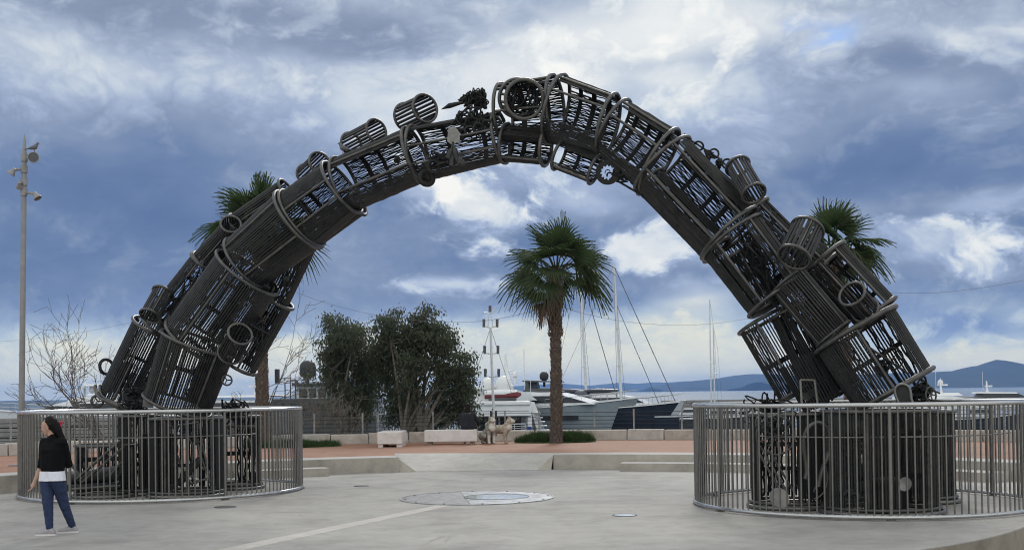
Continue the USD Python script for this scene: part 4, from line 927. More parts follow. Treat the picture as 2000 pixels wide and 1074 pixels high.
# ------------------------------------------------------------ boats
def boat_frame(px, py, depth, rz):
    p = at(px, py, depth); p[2] = -1.2; R = rot(rz); return p, (lambda x, y, z: p + R @ V(x, y, z)), R
def hull_mesh(L, B, F, p, R, rake=.9, flare=.35, bow_up=.35, stern=.92):
    st = np.linspace(0, 1, 17); secs = []
    for s in st:
        hb = B / 2 * (stern + (1 - stern) * min(1, s * 3)) * (1 - max(0, (s - .45) / .55) ** 2.3); x = -L / 2 + L * s
        f = F * (1 + bow_up * s * s); tip = max(0, (s - .55) / .45) ** 1.6 * rake
        pts = []
        for t, wz in ((0, -.35), (.55, -.28), (.80 - flare * .25, .02), (.90 - flare * .12 * s, .5), (1.0, 1.0)):
            z = f * wz; pts.append((x + tip * (wz - 1) * (1 if s > .5 else 0) , hb * t, z))
        ring = [(a, b, c) for a, b, c in pts] + [(a, -b, c) for a, b, c in pts[::-1]]
        secs.append(ring)
    v = np.array(secs).reshape(-1, 3); k = len(secs[0])
    f = [[i * k + j, i * k + j + 1, (i + 1) * k + j + 1, (i + 1) * k + j] for i in range(16) for j in range(k - 1)]
    f += [[j, k - 1 - j, k - 2 - j, j + 1] for j in range(k // 2 - 1)]
    deck = [[i * k + k // 2 - 1, i * k + k // 2, (i + 1) * k + k // 2, (i + 1) * k + k // 2 - 1] for i in range(16)]
    sheer = [(secs[i][k // 2 - 1]) for i in range(17)]
    return MB().raw(v @ R.T + p, f), MB().raw(v @ R.T + p - V(0, 0, .03), deck), sheer
def house(w, prof, width, tumble=.90):
    """A deckhouse: side outline (x, z) as wide as width at its foot, narrower at its top."""
    z0, z1 = min(z for _, z in prof), max(z for _, z in prof); k = len(prof)
    hw = [width / 2 * (1 - (1 - tumble) * (z - z0) / max(1e-6, z1 - z0)) for _, z in prof]
    v = [w(x, h, z) for (x, z), h in zip(prof, hw)] + [w(x, -h, z) for (x, z), h in zip(prof, hw)]
    m = trimesh.creation.triangulate_polygon(Polygon(prof), engine='earcut'); tri = np.array(m[1])
    pv = np.array(m[0]); idx = [int(np.argmin(np.hypot(*(np.array(prof) - a).T))) for a in pv]
    t1 = np.array([[idx[a] for a in t] for t in tri])
    f = [list(t) for t in t1] + [[a + k for a in t[::-1]] for t in t1]
    q = []
    for i in range(k): j = (i + 1) % k; q += [[i, j, j + k], [i, j + k, i + k]]
    return MB().raw(v, np.array(f + q))
def yacht(name, px, py, depth, rz, L, B, F, label, hull='gelcoat', tiers=(), mast=None, domes=(), rail=True, wins=(), trim=None, rake=1.0, cat='motor yacht', group=None, bow_up=.35):
    p, w, R = boat_frame(px, py, depth, rz); t = Thing(name, p, label, cat, group)
    h, d, sheer = hull_mesh(L, B, F, p, R, rake, bow_up=bow_up); hp = t.part('hull', h, hull, 40); t.part('deck', d, 'gelcoat', False)
    for s in (1, -1):
        t.part('rubbing_strake', MB().tube([w(x, s * y, z - .06) for x, y, z in sheer], .05, 5), trim or 'gelcoat', 60, parent=hp)
        for x0, x1, z in wins:
            pts = []
            for x in np.linspace(x0, x1, 6):
                sx = np.array([q[0] for q in sheer]); y = np.interp(x, sx, [q[1] for q in sheer]); pts.append((x, y))
            v = [w(x, s * (y * (.90 + .10 * zz) + .015), F * zz) for zz in (z - .09, z + .09) for x, y in pts]
            t.part('hull_window', MB().raw(v, [[i, i + 1, i + 7, i + 6] for i in range(5)]), 'dark_glass', False, parent=hp)
    for prof, wd, mat, win in tiers:
        hs = t.part('deckhouse', house(w, prof, wd), mat, False)
        if win:
            z0, z1 = min(z for _, z in prof), max(z for _, z in prof); za, zb = z0 + (z1 - z0) * win[0], z0 + (z1 - z0) * win[1]
            xs = lambda z, pick: pick(x_ for x_ in np.interp([z], [0, 1], [0, 0])) 
            pol = Polygon(prof).intersection(sbox(-99, za, 99, zb)).buffer(-.02)
            c = list(pol.exterior.coords)[:-1]
            if len(c) > 2: t.part('window_band', house(w, [(x * 1.0, z) for x, z in c], wd * (1 - .10 * win[0]) + .05, 1 - .10 * (win[1] - win[0])), 'dark_glass', False, parent=hs)
            x0, x1 = min(x for x, _ in c), max(x for x, _ in c)
            pol2 = Polygon(prof); fx = [q for q in prof]
    if mast:
        x, z0, z1 = mast; ms = t.part('mast', MB().tube([w(x, 0, z0), w(x - .15 * (z1 - z0) * .4, 0, z1)], [.12, .05], 8), 'gelcoat', 60)
        t.part('radar_bar', MB().box(w(x + .1, 0, z0 + (z1 - z0) * .55), (.25, 1.3, .14), R=R), 'gelcoat', False, parent=ms); t.part('antenna', MB().tube([w(x - .2, .5, z0 + .2), w(x - .25, .5, z1 + .8)], .02, 4), 'mast_white', parent=ms)
    for x, y, z, r, mt in domes:
        dm = t.part('radome', MB().lathe(w(x, y, z), V(0, 0, 1), [(r * .55, -r * 1.3), (r * .55, -r * .9), (r * .9, -r * .75), (r, -r * .1), (r * .92, r * .4), (r * .6, r * .8), (0, r * .95)], 16), mt, 50)
        t.part('radome_stalk', MB().tube([w(x, y, z - r * 1.2), w(x, y, z - r * 2.4)], r * .25, 8), mt, parent=dm)
    if rail:
        pts = [w(x, s_ * y * .93, z + .55) for s_ in (1,) for x, y, z in sheer[8:]]; pts2 = [w(x, -y * .93, z + .55) for x, y, z in sheer[8:]]
        rl = t.part('bow_rail', MB().tube(pts + pts2[::-1][1:], .022, 5), 'rail_steel', 60)
        for x, y, z in sheer[8:16:2]:
            for s in (1, -1): t.part('stanchion', MB().tube([w(x, s * y * .93, z), w(x, s * y * .93, z + .55)], .016, 4), 'rail_steel', parent=rl)
    return t, w, R
# white yachts with bows pointing right, in a row
yacht('motor_yacht', 1082, 830, 92, -.42, 11.2, 3.8, 1.9, 'grey hulled motor yacht with dark windscreen behind the middle palm', 'hull_grey',
      [([(-4.6, 1.95), (3.9, 2.2), (2.5, 2.6), (.6, 3.1), (-1.6, 3.2), (-4.3, 2.9)], 3.1, 'gelcoat', (.28, .75)), ([(-2.1, 3.22), (.5, 3.18), (.1, 3.42), (-1.9, 3.5)], 2.5, 'hull_dark', None), ([(-2.2, 4.0), (.5, 3.9), (.4, 4.0), (-2.1, 4.12)], 2.4, 'hull_dark', None), ([(-1.9, 3.5), (-1.6, 3.5), (-1.7, 4.02), (-1.95, 4.02)], 2.3, 'hull_dark', None)], domes=[(-.9, .3, 4.45, .36, 'radome_black')], wins=[(-2, 2.6, .62)], trim='gelcoat')
yacht('motor_yacht', 1105, 830, 97, -.42, 12.6, 3.8, 2.0, 'grey motor yacht with low dark cabin between the sailing yacht masts', 'hull_grey',
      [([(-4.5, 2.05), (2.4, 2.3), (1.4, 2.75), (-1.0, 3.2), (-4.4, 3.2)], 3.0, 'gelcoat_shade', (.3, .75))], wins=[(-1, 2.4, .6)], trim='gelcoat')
def sail_boat(name, px, py, depth, rz, L, B, F, label, masts, hull='hull_navy', dodger=True, group=None):
    t, w, R = yacht(name, px, py, depth, rz, L, B, F, label, hull, [([(-2.2, F + .02), (2.6, F + .12), (1.4, F + .55), (-1.9, F + .7)], B * .55, 'gelcoat', (.35, .8))], rail=True, cat='sailing yacht', rake=1.6, group=group, trim='gelcoat')
    for mx, top, rk, fx in masts:
        a, b = w(mx, 0, F), w(mx - rk, 0, top)
        ms = t.part('mast', MB().tube([a, b], [.13, .09], 10), 'mast_white', 60)
        for fr_ in (.30, .56, .80):
            q = a + (b - a) * fr_; u = R @ V(0, 1, 0); s = (1.5 - fr_) * .75
            t.part('spreader', MB().tube([q - u * s, q + u * s], .035, 5), 'mast_white', parent=ms)
        for s in (-1, 1):
            u = R @ V(0, 1, 0) * s
            t.part('shroud', MB().tube([w(mx, s * B * .46, F), a + (b - a) * .56 + u * .7, b], .014, 4), 'mast_dark', parent=ms)
        t.part('forestay', MB().tube([b, w(fx, 0, F + .4)], .034, 5), 'mast_dark', 60, parent=ms)
        if fx > 3: t.part('inner_stay', MB().tube([a + (b - a) * .74, w(fx - 1.4, 0, F + .4)], .028, 5), 'mast_dark', 60, parent=ms)
        t.part('backstay', MB().tube([b, w(-L / 2 + .3, 0, F + .2)], .012, 4), 'mast_dark', parent=ms)
        bm = t.part('boom', MB().tube([w(mx - .2, 0, F + 1.3), w(mx - 4.2, 0, F + 1.25)], .09, 8), 'mast_white', 60)
        t.part('sail_cover', MB().tube([w(mx - .3, 0, F + 1.48), w(mx - 2, 0, F + 1.5), w(mx - 4.0, 0, F + 1.42)], [.16, .22, .12], 8), 'hull_navy', 60, parent=bm)
    if dodger: t.part('spray_hood', MB().lathe(w(-2.4, 0, F + .5), R @ V(1, 0, 0), [(B * .30, -.5), (B * .32, .2), (B * .2, .7), (0, .75)], 12), 'hull_navy', 40)
    return t, w, R
sail_boat('sailing_yacht', 1195, 832, 96, -.30, 11.2, 3.6, 1.7, 'dark hulled sailing yacht with two tall white masts', [(-2.05, 13.2, .45, .6), (.85, 13.4, .5, 5.3)])
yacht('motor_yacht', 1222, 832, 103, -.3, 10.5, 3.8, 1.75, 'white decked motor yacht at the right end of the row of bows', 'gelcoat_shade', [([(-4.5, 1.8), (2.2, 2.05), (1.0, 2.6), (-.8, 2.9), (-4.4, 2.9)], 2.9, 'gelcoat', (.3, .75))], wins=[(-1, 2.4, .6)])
# the lone mast farther right
for px, h in ((1389, 200), (1396, 150)):
    p = at(px, 785, 150); p[2] = -1.0; q = at(px - 3, 785 - h, 150)
    t = Thing('far_mast', p, 'thin bare mast standing right of the sailing yachts, ' + ('the taller one' if h == 200 else 'the shorter one'), 'mast'); t.part('pole', MB().tube([p, q], [.10, .07], 8), 'mast_white', 60)
    for f in (.45, .72): c = p + (q - p) * f; t.part('spreader', MB().tube([c - V(.5, 0, 0), c + V(.5, 0, 0)], .025, 5), 'mast_white')
    t.part('shroud', MB().tube([p + V(.9, 0, 1.2), p + (q - p) * .72 + V(.5, 0, 0), q], .012, 4), 'mast_dark')
# the big white yacht seen from astern
p, w, R = boat_frame(968, 840, 84, 0.0)
S = mpp(84); zz = lambda py: at(968, py, 84)[2] + 1.2; xx = lambda px: (px - 968) * S
t = Thing('stern_yacht', p, 'large white motor yacht seen from astern with a red tender on top', 'motor yacht')
by = lambda x0, x1, y0, y1, d0, d1: MB().mani(rbox(((x1 - x0) * S, d1 - d0, (y1 - y0) * S), .06, 8).translate(list(w(xx((x0 + x1) / 2), (d0 + d1) / 2, zz((y0 + y1) / 2)))))
t.part('hull', by(893, 1042, 845, 905, .0, 16), 'gelcoat', 40)
ov = t.part('overhang', by(893, 1038, 790, 812, -1.6, 12), 'gelcoat', 40); t.part('overhang_edge', by(895, 1036, 783, 791, -1.7, 11), 'gelcoat', 40, parent=ov); t.part('overhang_groove', by(897, 1034, 800, 803, -1.63, 2), 'gelcoat_shade', 40, parent=ov)
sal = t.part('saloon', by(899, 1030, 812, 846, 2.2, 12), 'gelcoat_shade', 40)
for x0, x1 in ((902, 930), (932, 952), (956, 972), (976, 994), (997, 1018)): t.part('saloon_window', by(x0, x1, 815, 842, 2.12, 2.3), 'dark_glass', 40, parent=sal)
t.part('pillar', by(1030, 1039, 811, 846, -1.4, 2), 'gelcoat', 40); t.part('door_frame', by(973, 977, 813, 845, 1.9, 2.15), 'gelcoat', 40); t.part('notice', by(1001, 1010, 816, 823, 2.0, 2.1), 'cotton_white', 40)
t.part('life_cushion', by(1029, 1038, 832, 845, -1.75, -1.45), 'blue_plastic', 40)
for k in range(5): t.part('deck_rail', MB().tube([w(xx(985), -1.55, zz(827 + k * 4)), w(xx(1026), -1.55, zz(827 + k * 4))], .035 if k == 0 else .02, 6), 'mast_white', 60)
for x in (985, 1005, 1026): t.part('rail_post', MB().tube([w(xx(x), -1.55, zz(846)), w(xx(x), -1.55, zz(827))], .03, 6), 'mast_white', 60)
st = t.part('side_stair', MB().raw([w(xx(a), d, zz(b)) for d in (-1.2, 1.0) for a, b in ((1036, 784), (1044, 786), (1066, 846), (1050, 846), (1040, 812))], [[0, 1, 2, 3], [0, 3, 4, 4], [5, 8, 7, 6], [5, 9, 8, 8], [0, 5, 6, 1], [1, 6, 7, 2], [3, 8, 9, 4], [4, 9, 5, 0]]), 'gelcoat', False)
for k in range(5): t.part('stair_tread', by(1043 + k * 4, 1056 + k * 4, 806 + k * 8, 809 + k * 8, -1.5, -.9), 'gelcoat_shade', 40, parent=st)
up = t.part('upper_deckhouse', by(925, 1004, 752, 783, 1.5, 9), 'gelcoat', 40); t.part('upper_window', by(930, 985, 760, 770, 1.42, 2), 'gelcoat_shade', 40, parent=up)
t.part('flybridge_screen', house(lambda x, y, z: w(xx(1008) + x, y + 5, z), [(-1.1, zz(783)), (1.6, zz(783)), (.9, zz(768)), (-.4, zz(757)), (-1.1, zz(757))], 4.5), 'gelcoat_shade', False)
td = t.part('tender_hull', MB().tube([w(xx(948), .2, zz(773)), w(xx(985), .0, zz(773)), w(xx(1012), -.1, zz(771)), w(xx(1019), -.1, zz(770))], [.22, .27, .23, .08], 10), 'red_canvas', 50, label='red tender on the upper deck')
t.part('tender_cover', MB().tube([w(xx(948), .15, zz(767)), w(xx(985), -.05, zz(766)), w(xx(1010), -.1, zz(765.5))], [.2, .26, .1], 10), 'gelcoat', 50, parent=td); t.part('tender_cradle', by(955, 1010, 777, 783, -.4, .6), 'hull_dark', 40, parent=td)
for x, y, r in ((953, 748, 12), (984, 748, 15), (1007, 730, 5.5)):
    dm = t.part('radome', MB().lathe(w(xx(x), 1.2 if r < 14 else .8, zz(y)), V(0, 0, 1), [(r * S * .9, -r * S), (r * S, -.1), (r * S * .9, r * S * .5), (r * S * .5, r * S * .9), (0, r * S)], 18), 'gelcoat', 60)
    t.part('radome_stalk', MB().tube([w(xx(x), 1.2, zz(y) - r * S), w(xx(x), 1.2, zz(y) - r * S - .5)], .12, 8), 'gelcoat', parent=dm)
ms = t.part('radar_mast', MB().tube([w(xx(996), 3, zz(757)), w(xx(990), 3, zz(722)), w(xx(989), 3, zz(688))], [.32, .16, .05], 8), 'gelcoat', 50)
for y, hw in ((722, 16), (738, 20)): t.part('mast_arm', MB().tube([w(xx(992 - hw / 2), 3, zz(y)), w(xx(992 + hw), 3, zz(y))], .05, 6), 'gelcoat', parent=ms)
for x, y0, y1 in ((1026, 680, 752), (975, 720, 745), (1038, 742, 770)): t.part('whip_aerial', MB().tube([w(xx(x), 2, zz(y1 + 10)), w(xx(x), 2, zz(y0))], .025, 4), 'mast_white')
# tall white pole with lamps, on the quay
p = at(966, 850, 44); p[2] = .3; k = mpp(44); t = Thing('lamp_mast', p, 'white mast with four tiers of small dark lamps left of the middle palm', 'lamp mast')
PX = lambda px, py: at(px, py, 44)
t.part('pole', MB().tube([p, PX(960, 700), PX(958, 640)], [.055, .05, .045], 10), 'mast_white', 60); t.part('top_frame', MB().tube([PX(953, 640), PX(954, 622), PX(957, 610), PX(961, 622), PX(962, 640)], .016, 5), 'mast_white', 60)
t.part('top_lamp', MB().tube([PX(957, 609), PX(957, 597)], .055, 8), 'mast_dark', 50); t.part('top_bar', MB().tube([PX(945, 609), PX(957, 612), PX(966, 609), PX(967, 599)], .016, 5), 'mast_white', 60)
t.part('banner', MB().box(PX(964, 818), (.26, .05, .62)), 'hull_navy', False)
for y, hw in ((636, 14), (688, 14), (733, 14)):
    cx = 958 + (y - 636) * .03; ar = t.part('cross_arm', MB().tube([PX(cx - hw, y), PX(cx, y + 4), PX(cx + hw, y)], .025, 6), 'mast_white', 60)
    for s in (-1, 1): t.part('lamp', MB().tube([PX(cx + s * (hw - 1), y + 3), PX(cx + s * (hw - 1), y - 13)], [.05, .055], 8), 'mast_dark', 50, parent=ar)
for s in (-1, 1): t.part('stay', MB().tube([PX(958, 640), PX(958 + s * 42, 770)], .008, 4), 'mast_dark')
# dark yacht behind the left leafy tree
p, w, R = boat_frame(610, 840, 88, 0.0); S = mpp(88); zz = lambda py: at(610, py, 88)[2] + 1.2; xx = lambda px: (px - 610) * S
t = Thing('dark_yacht', p, 'grey yacht with a black radome left of the leafy trees', 'motor yacht')
by = lambda x0, x1, y0, y1, d0, d1: MB().mani(rbox(((x1 - x0) * S, d1 - d0, (y1 - y0) * S), .05, 8).translate(list(w(xx((x0 + x1) / 2), (d0 + d1) / 2, zz((y0 + y1) / 2)))))
t.part('hull', by(520, 735, 812, 900, 0, 9), 'hull_dark', 40); mid = t.part('main_deckhouse', by(526, 725, 778, 812, 1, 8), 'hull_dark', 40); tp = t.part('wheelhouse', by(572, 650, 752, 780, 1.5, 7), 'gelcoat_shade', 40); t.part('wheelhouse_roof', by(566, 660, 747, 753, 1.0, 7.5), 'hull_dark', 40, parent=tp)
for x0, x1 in ((578, 594), (598, 612), (616, 632)): t.part('window', by(x0, x1, 759, 776, 1.42, 1.6), 'dark_glass', 40, parent=tp)
for x0 in range(534, 720, 18): t.part('window', by(x0, x0 + 13, 785, 801, .9, 1.1), 'dark_glass', 40, parent=mid)
dm = t.part('radome', MB().lathe(w(xx(589), 3, zz(721)), V(0, 0, 1), [(.10, -.82), (.13, -.70), (.58, -.45), (.64, -.32), (.64, .22), (.55, .52), (.34, .70), (0, .77)], 20), 'radome_black', 50); t.part('radome_stalk', MB().tube([w(xx(589), 3, zz(738)), w(xx(589), 3, zz(749))], .13, 8), 'radome_black', parent=dm)
t.part('funnel', by(527, 535, 718, 747, 2, 2.5), 'radome_black', 40)
for x, y0, y1, r in ((545, 735, 780, .05), (556, 730, 780, .04), (566, 742, 780, .05), (569, 741, 752, .10), (540, 742, 746, .4)): t.part('aerial', MB().tube([w(xx(x), 2.5, zz(y1)), w(xx(x), 2.5, zz(y0))], r, 6), 'mast_dark' if r < .3 else 'gelcoat', 50)
for x, y, hw in ((548, 737, 10), (556, 742, 8)): t.part('cross_bar', MB().tube([w(xx(x - hw), 2.5, zz(y)), w(xx(x + hw), 2.5, zz(y))], .04, 5), 'mast_dark')
for x in (640, 655, 700, 720, 745, 790, 850): pass
# white boats at the left and the right
yacht('motor_boat', 120, 835, 98, -2.75, 12.0, 3.6, 1.6, 'white motor boat at the far left with its bow towards the lamp post', 'gelcoat', [([(-4, 1.65), (2.6, 1.9), (1.2, 2.5), (-.2, 2.9), (-3.8, 2.9)], 2.9, 'gelcoat', (.3, .75)), ([(-3.4, 2.92), (-.4, 2.92), (-.9, 3.3), (-3.2, 3.3)], 2.2, 'gelcoat', None)], mast=(-1.8, 3.3, 4.6), domes=[(-2.4, .5, 3.95, .26, 'gelcoat')], wins=[(-1, 2, .6)])
yacht('motor_boat', 175, 835, 92, -2.9, 14.0, 4.0, 1.8, 'white motor boat with dark windows behind the bare tree', 'gelcoat', [([(-5, 1.85), (2.2, 2.1), (1.0, 2.7), (-.6, 3.1), (-4.8, 3.1)], 3.2, 'gelcoat', (.25, .75)), ([(-5, 3.4), (0, 3.4), (0, 3.52), (-5, 3.52)], 3.0, 'gelcoat', None)], domes=[(-3, 0, 4.4, .34, 'gelcoat')], mast=(-2.2, 3.5, 5.2), wins=[(-2, 2, .6)])
yacht('motor_boat', 262, 838, 100, .35, 15.0, 4.2, 1.9, 'white motor boat with grey canopy behind the left arch foot', 'gelcoat', [([(-5, 1.95), (2.5, 2.2), (1.2, 2.8), (-.4, 3.3), (-4.8, 3.3)], 3.4, 'gelcoat', (.25, .75)), ([(-4, 4.2), (0, 4.2), (0, 4.35), (-4, 4.35)], 3.0, 'gelcoat', None)], wins=[(-2, 2, .6)])
yacht('motor_boat', 455, 838, 96, 2.9, 16.0, 4.4, 2.0, 'dark hulled motor boat with a white roof behind the left palm', 'hull_navy', [([(-6, 2.05), (3.5, 2.3), (2.5, 2.8), (-5.8, 2.85)], 3.8, 'gelcoat', (.3, .8)), ([(-6, 3.1), (1, 3.1), (1, 3.25), (-6, 3.25)], 3.6, 'gelcoat', None)], mast=(-2, 3.2, 4.6))
yacht('motor_boat', 1848, 838, 104, .2, 12.0, 3.8, 1.4, 'white motor boat with a lit radar dome right of the arch foot', 'gelcoat', [([(-4.5, 1.45), (3, 1.65), (1.6, 2.0), (-.2, 2.35), (-4.3, 2.35)], 3.2, 'gelcoat', (.3, .7)), ([(-2.6, 2.37), (1, 2.37), (.6, 2.62), (-2.3, 2.65)], 2.3, 'gelcoat', None)], mast=(-.4, 2.6, 3.9), domes=[(-.3, .3, 3.55, .24, 'gelcoat')])
yacht('motor_boat', 1968, 838, 100, -.1, 15.0, 4.2, 1.4, 'white motor yacht with raked dark windows at the right edge', 'gelcoat', [([(-6, 1.42), (3.5, 1.6), (2.4, 1.95), (1.4, 2.15), (-5.6, 2.1)], 3.6, 'gelcoat', (.4, .85)), ([(-2.5, 2.17), (1.2, 2.17), (.6, 2.5), (-2.2, 2.55)], 2.6, 'hull_dark', (.2, .8)), ([(-2.6, 2.56), (.5, 2.51), (.4, 2.6), (-2.5, 2.66)], 2.5, 'gelcoat', None)], mast=(-1.6, 2.6, 3.6))
for px, dep, rz, hl, lab in ((1920, 72, .3, 'hull_navy', 'low dark moored boat behind the right ring fence, the nearer to the picture edge'), (1880, 76, .2, 'hull_dark', 'low dark moored boat between the arch foot and the white yachts'), (1430, 80, -.2, 'hull_dark', 'low dark moored boat behind the left side of the right ring fence'), (1375, 88, -.3, 'hull_navy', 'dark open boat just left of the right ring fence')):
    yacht('open_boat', px, 838, dep, rz, 7.0, 2.4, 1.25, lab, hl, [([(-1.6, 1.3), (.6, 1.35), (.2, 1.75), (-1.4, 1.8)], 1.3, 'gelcoat_shade', (.4, .85))], rail=False, trim='gelcoat_shade', cat='boat')
# breakwaters
def jetty(px0, px1, depth, ztop, th, label, seed):
    a, b = at(px0, 780, depth), at(px1, 780, depth); t = Thing('stone_breakwater', (a[0], depth, -1.2), label, 'breakwater'); rg = np.random.default_rng(seed)
    rows = max(2, int(round((ztop + 1.6) / .55))); h = (ztop + 1.6) / rows; L = b[0] - a[0]; cnt = 0
    t.part('core', MB().box(((a[0] + b[0]) / 2, depth + th / 2 + .3, (ztop - 1.6) / 2 - .04), (L - .1, th - .4, ztop + 1.6 - .08)), 'jetty_rock', False)
    for r in range(rows):
        x = a[0] - rg.uniform(0, 1)
        while x < b[0] and cnt < 290:
            w_ = rg.uniform(1.2, 2.6) * (1 if depth < 100 else 3.2)
            m = rbox((w_ - .05, .8, h - .035), .05, 6).translate([x + w_ / 2, depth + .4 + rg.uniform(-.06, .06), -1.6 + h * (r + .5)])
            t.part('stone', MB().mani(m), 'jetty_rock', 40); x += w_; cnt += 1
jetty(-150, 250, 60, 1.0, 3.0, 'grey stone breakwater running in from the left edge', 3)
jetty(1300, 2150, 200, .35, 5.0, 'far low stone breakwater behind the right arch foot', 4)

# ------------------------------------------------------------ the woman in front of the left ring fence
def woman():
    O = on(106, 1046); O[2] = 0.004
    t = Thing('person', O, 'standing woman in black sweater and blue jeans with long dark hair, seen from behind', 'person', rz=0)
    P = lambda x, y, z: O + V(x, y, z)
    hd = unit(V(-.98, .06, -.08))                               # where she looks
    sd = unit(np.cross(V(0, 0, 1), hd)); hu = np.cross(hd, sd)
    hc = P(-.062, .02, 1.515); HP = lambda f, s, u: hc + hd * f + sd * s + hu * u
    sh_l, sh_r = P(-.165, .10, 1.295), P(.145, -.06, 1.305)
    el_l, wr_l = P(-.215, .12, .985), P(-.285, .06, .765)
    el_r, wr_r = P(.165, .10, .99), P(.02, .26, 1.0)
    hip_l, hip_r, kn_l, an_l, kn_r, an_r = P(-.105, .03, .80), P(.055, -.02, .80), P(-.085, .0, .43), P(-.072, .02, .085), P(.075, .16, .43), P(.128, .33, .10)
    bones = [((HP(.005, 0, .035), .088), (HP(-.012, 0, .045), .092)), ((HP(.035, 0, -.025), .066), (HP(.04, 0, -.07), .047)), ((HP(.055, 0, .03), .062), (HP(.04, 0, -.02), .066)),
             ((HP(-.02, 0, -.05), .055), (P(-.02, .02, 1.33), .058)), ((P(-.02, .02, 1.33), .07), (P(-.01, .02, 1.24), .07)),
             ((sh_l, .046), (sh_r, .046)), ((P(-.07, .05, 1.2), .105), (P(.05, -.01, 1.2), .105)), ((P(-.07, .05, 1.2), .10), (P(-.06, .03, .98), .085)), ((P(.05, -.01, 1.2), .10), (P(.02, .0, .98), .085)), ((P(-.06, .03, .98), .08), (P(.02, 0, .98), .08)), ((P(-.02, .01, .98), .085), (P(-.025, .01, .85), .085)),
             ((hip_l + V(.01, 0, .03), .09), (hip_r + V(-.01, 0, .03), .09)), ((sh_l, .052), (el_l, .040)), ((el_l, .040), (wr_l, .026)), ((sh_r, .052), (el_r, .042)), ((el_r, .040), (wr_r, .027)),
             ((hip_l, .092), (kn_l, .062)), ((kn_l, .060), (an_l, .042)), ((hip_r, .092), (kn_r, .062)), ((kn_r, .060), (an_r, .042))]
    # nose, ears, chin
    bones += [((HP(.088, 0, -.005), .012), (HP(.112, 0, -.028), .014)), ((HP(.07, 0, -.098), .02), (HP(.045, 0, -.085), .03))]
    for s in (-1, 1): bones += [((HP(-.005, s * .088, .0), .012), (HP(-.012, s * .092, -.03), .012))]
    def hand(w, d, side, curl):
        d = unit(d); out = []; palm = w + d * .075
        out.append(((w, .026), (palm, .034))); nn = unit(np.cross(d, side))
        for k, (o, l) in enumerate(((-.027, .070), (-.009, .080), (.010, .075), (.027, .058))):
            a = palm + side * o + d * .015; b = a + unit(d + nn * curl * .5) * l * .55; c = b + unit(d + nn * curl * 1.5) * l * .5
            out += [((a, .0095), (b, .009)), ((b, .009), (c, .0075))]
        a = w + d * .03 + side * -.03; b = a + unit(d * .7 - side * .7 + nn * .2) * .04; c = b + unit(d + nn * .3) * .032
        return out + [((a, .013), (b, .011)), ((b, .011), (c, .009))]
    bones += hand(wr_l, (wr_l - el_l), unit(V(.45, -.85, .1)), .5) + hand(wr_r, V(-.8, .3, -.3), unit(V(.2, .2, 1)), .6)
    t.part('body', MB().mesh(flesh(bones, .012, 5, 14)), 'skin', True)
    for s in (-1, 1):
        t.part('eye', MB().ball(HP(.094, s * .033, .022), .013, 2), 'eye_dark', True); t.part('eyebrow', MB().tube([HP(.098, s * .018, .045), HP(.096, s * .035, .052), HP(.082, s * .052, .046)], .005, 5), 'hair')
    t.part('mouth', MB().tube([HP(.082, -.022, -.062), HP(.098, 0, -.060), HP(.082, .022, -.062)], [.005, .008, .005], 6), 'lip')
    # hair: cap and a long tail down the back
    hb = [((HP(-.030, 0, .060), .094), (HP(-.05, 0, .025), .088)), ((HP(-.0, 0, .095), .060), (HP(-.03, 0, .082), .080)), ((HP(-.065, 0, .0), .078), (HP(-.080, 0, -.05), .060)), ((HP(-.10, 0, .03), .045), (HP(-.125, .0, -.05), .05)),
          ((HP(-.115, .0, -.05), .050), (HP(-.145, -.03, -.16), .048)), ((HP(-.145, -.03, -.16), .048), (HP(-.17, -.07, -.28), .038)), ((HP(-.17, -.07, -.28), .038), (HP(-.18, -.08, -.36), .014))]
    for s in (-1, 1): hb += [((HP(.01, s * .062, .085), .024), (HP(-.045, s * .075, .03), .032))]
    h = flesh(hb, .014, 4); h.vertices += h.vertex_normals * (.006 * (meshkit.noise(h.vertices * V(70, 70, 9)) - .5))[:, None]
    t.part('hair', MB().mesh(h), 'hair', True)
    tie = HP(-.135, -.035, .035); t.part('hair_tie', MB().mesh(flesh([((tie, .026), (tie + V(.03, -.01, .02), .020)), ((tie, .024), (tie + V(.022, -.02, -.045), .018))], .01, 2)), 'hair_tie', True)
    # clothes
    sw = [((sh_l + V(.015, 0, -.005), .072), (sh_r + V(-.015, 0, -.005), .072)), ((P(-.02, .02, 1.30), .085), (P(-.02, .02, 1.375), .072)), ((P(-.085, .05, 1.2), .128), (P(.065, -.02, 1.2), .128)),
          ((P(-.085, .05, 1.2), .122), (P(-.075, .035, .94), .122)), ((P(.065, -.02, 1.2), .122), (P(.03, -.005, .94), .126)), ((P(-.075, .035, .95), .115), (P(.03, -.005, .95), .12)), ((P(-.085, .05, 1.2), .12), (P(.03, -.005, .95), .12)), ((P(.065, -.02, 1.2), .12), (P(-.075, .035, .95), .12)),
          ((sh_l, .070), (el_l + V(.005, 0, .02), .060)), ((el_l + V(.005, 0, .02), .058), (el_l + (wr_l - el_l) * .12, .052)), ((sh_r, .072), (el_r, .062)), ((el_r, .060), (el_r + (wr_r - el_r) * .3, .052))]
    m = flesh(sw, .016, 5); m.vertices += m.vertex_normals * (.014 * (meshkit.fbm(m.vertices * V(12, 12, 20)) - .5))[:, None]
    cut = trimesh.intersections.slice_mesh_plane(m, [0, 0, 1], [0, 0, O[2] + .868], cap=True, engine='earcut')
    t.part('sweater', MB().mesh(cut), 'knit_black', True)
    sk = flesh([((P(-.08, .035, .95), .118), (P(.03, -.005, .95), .120)), ((P(-.095, .035, .76), .124), (P(.045, -.015, .76), .128)), ((P(-.08, .035, .95), .117), (P(-.095, .035, .76), .124)), ((P(.03, -.005, .95), .12), (P(.045, -.015, .76), .128))], .02, 2)
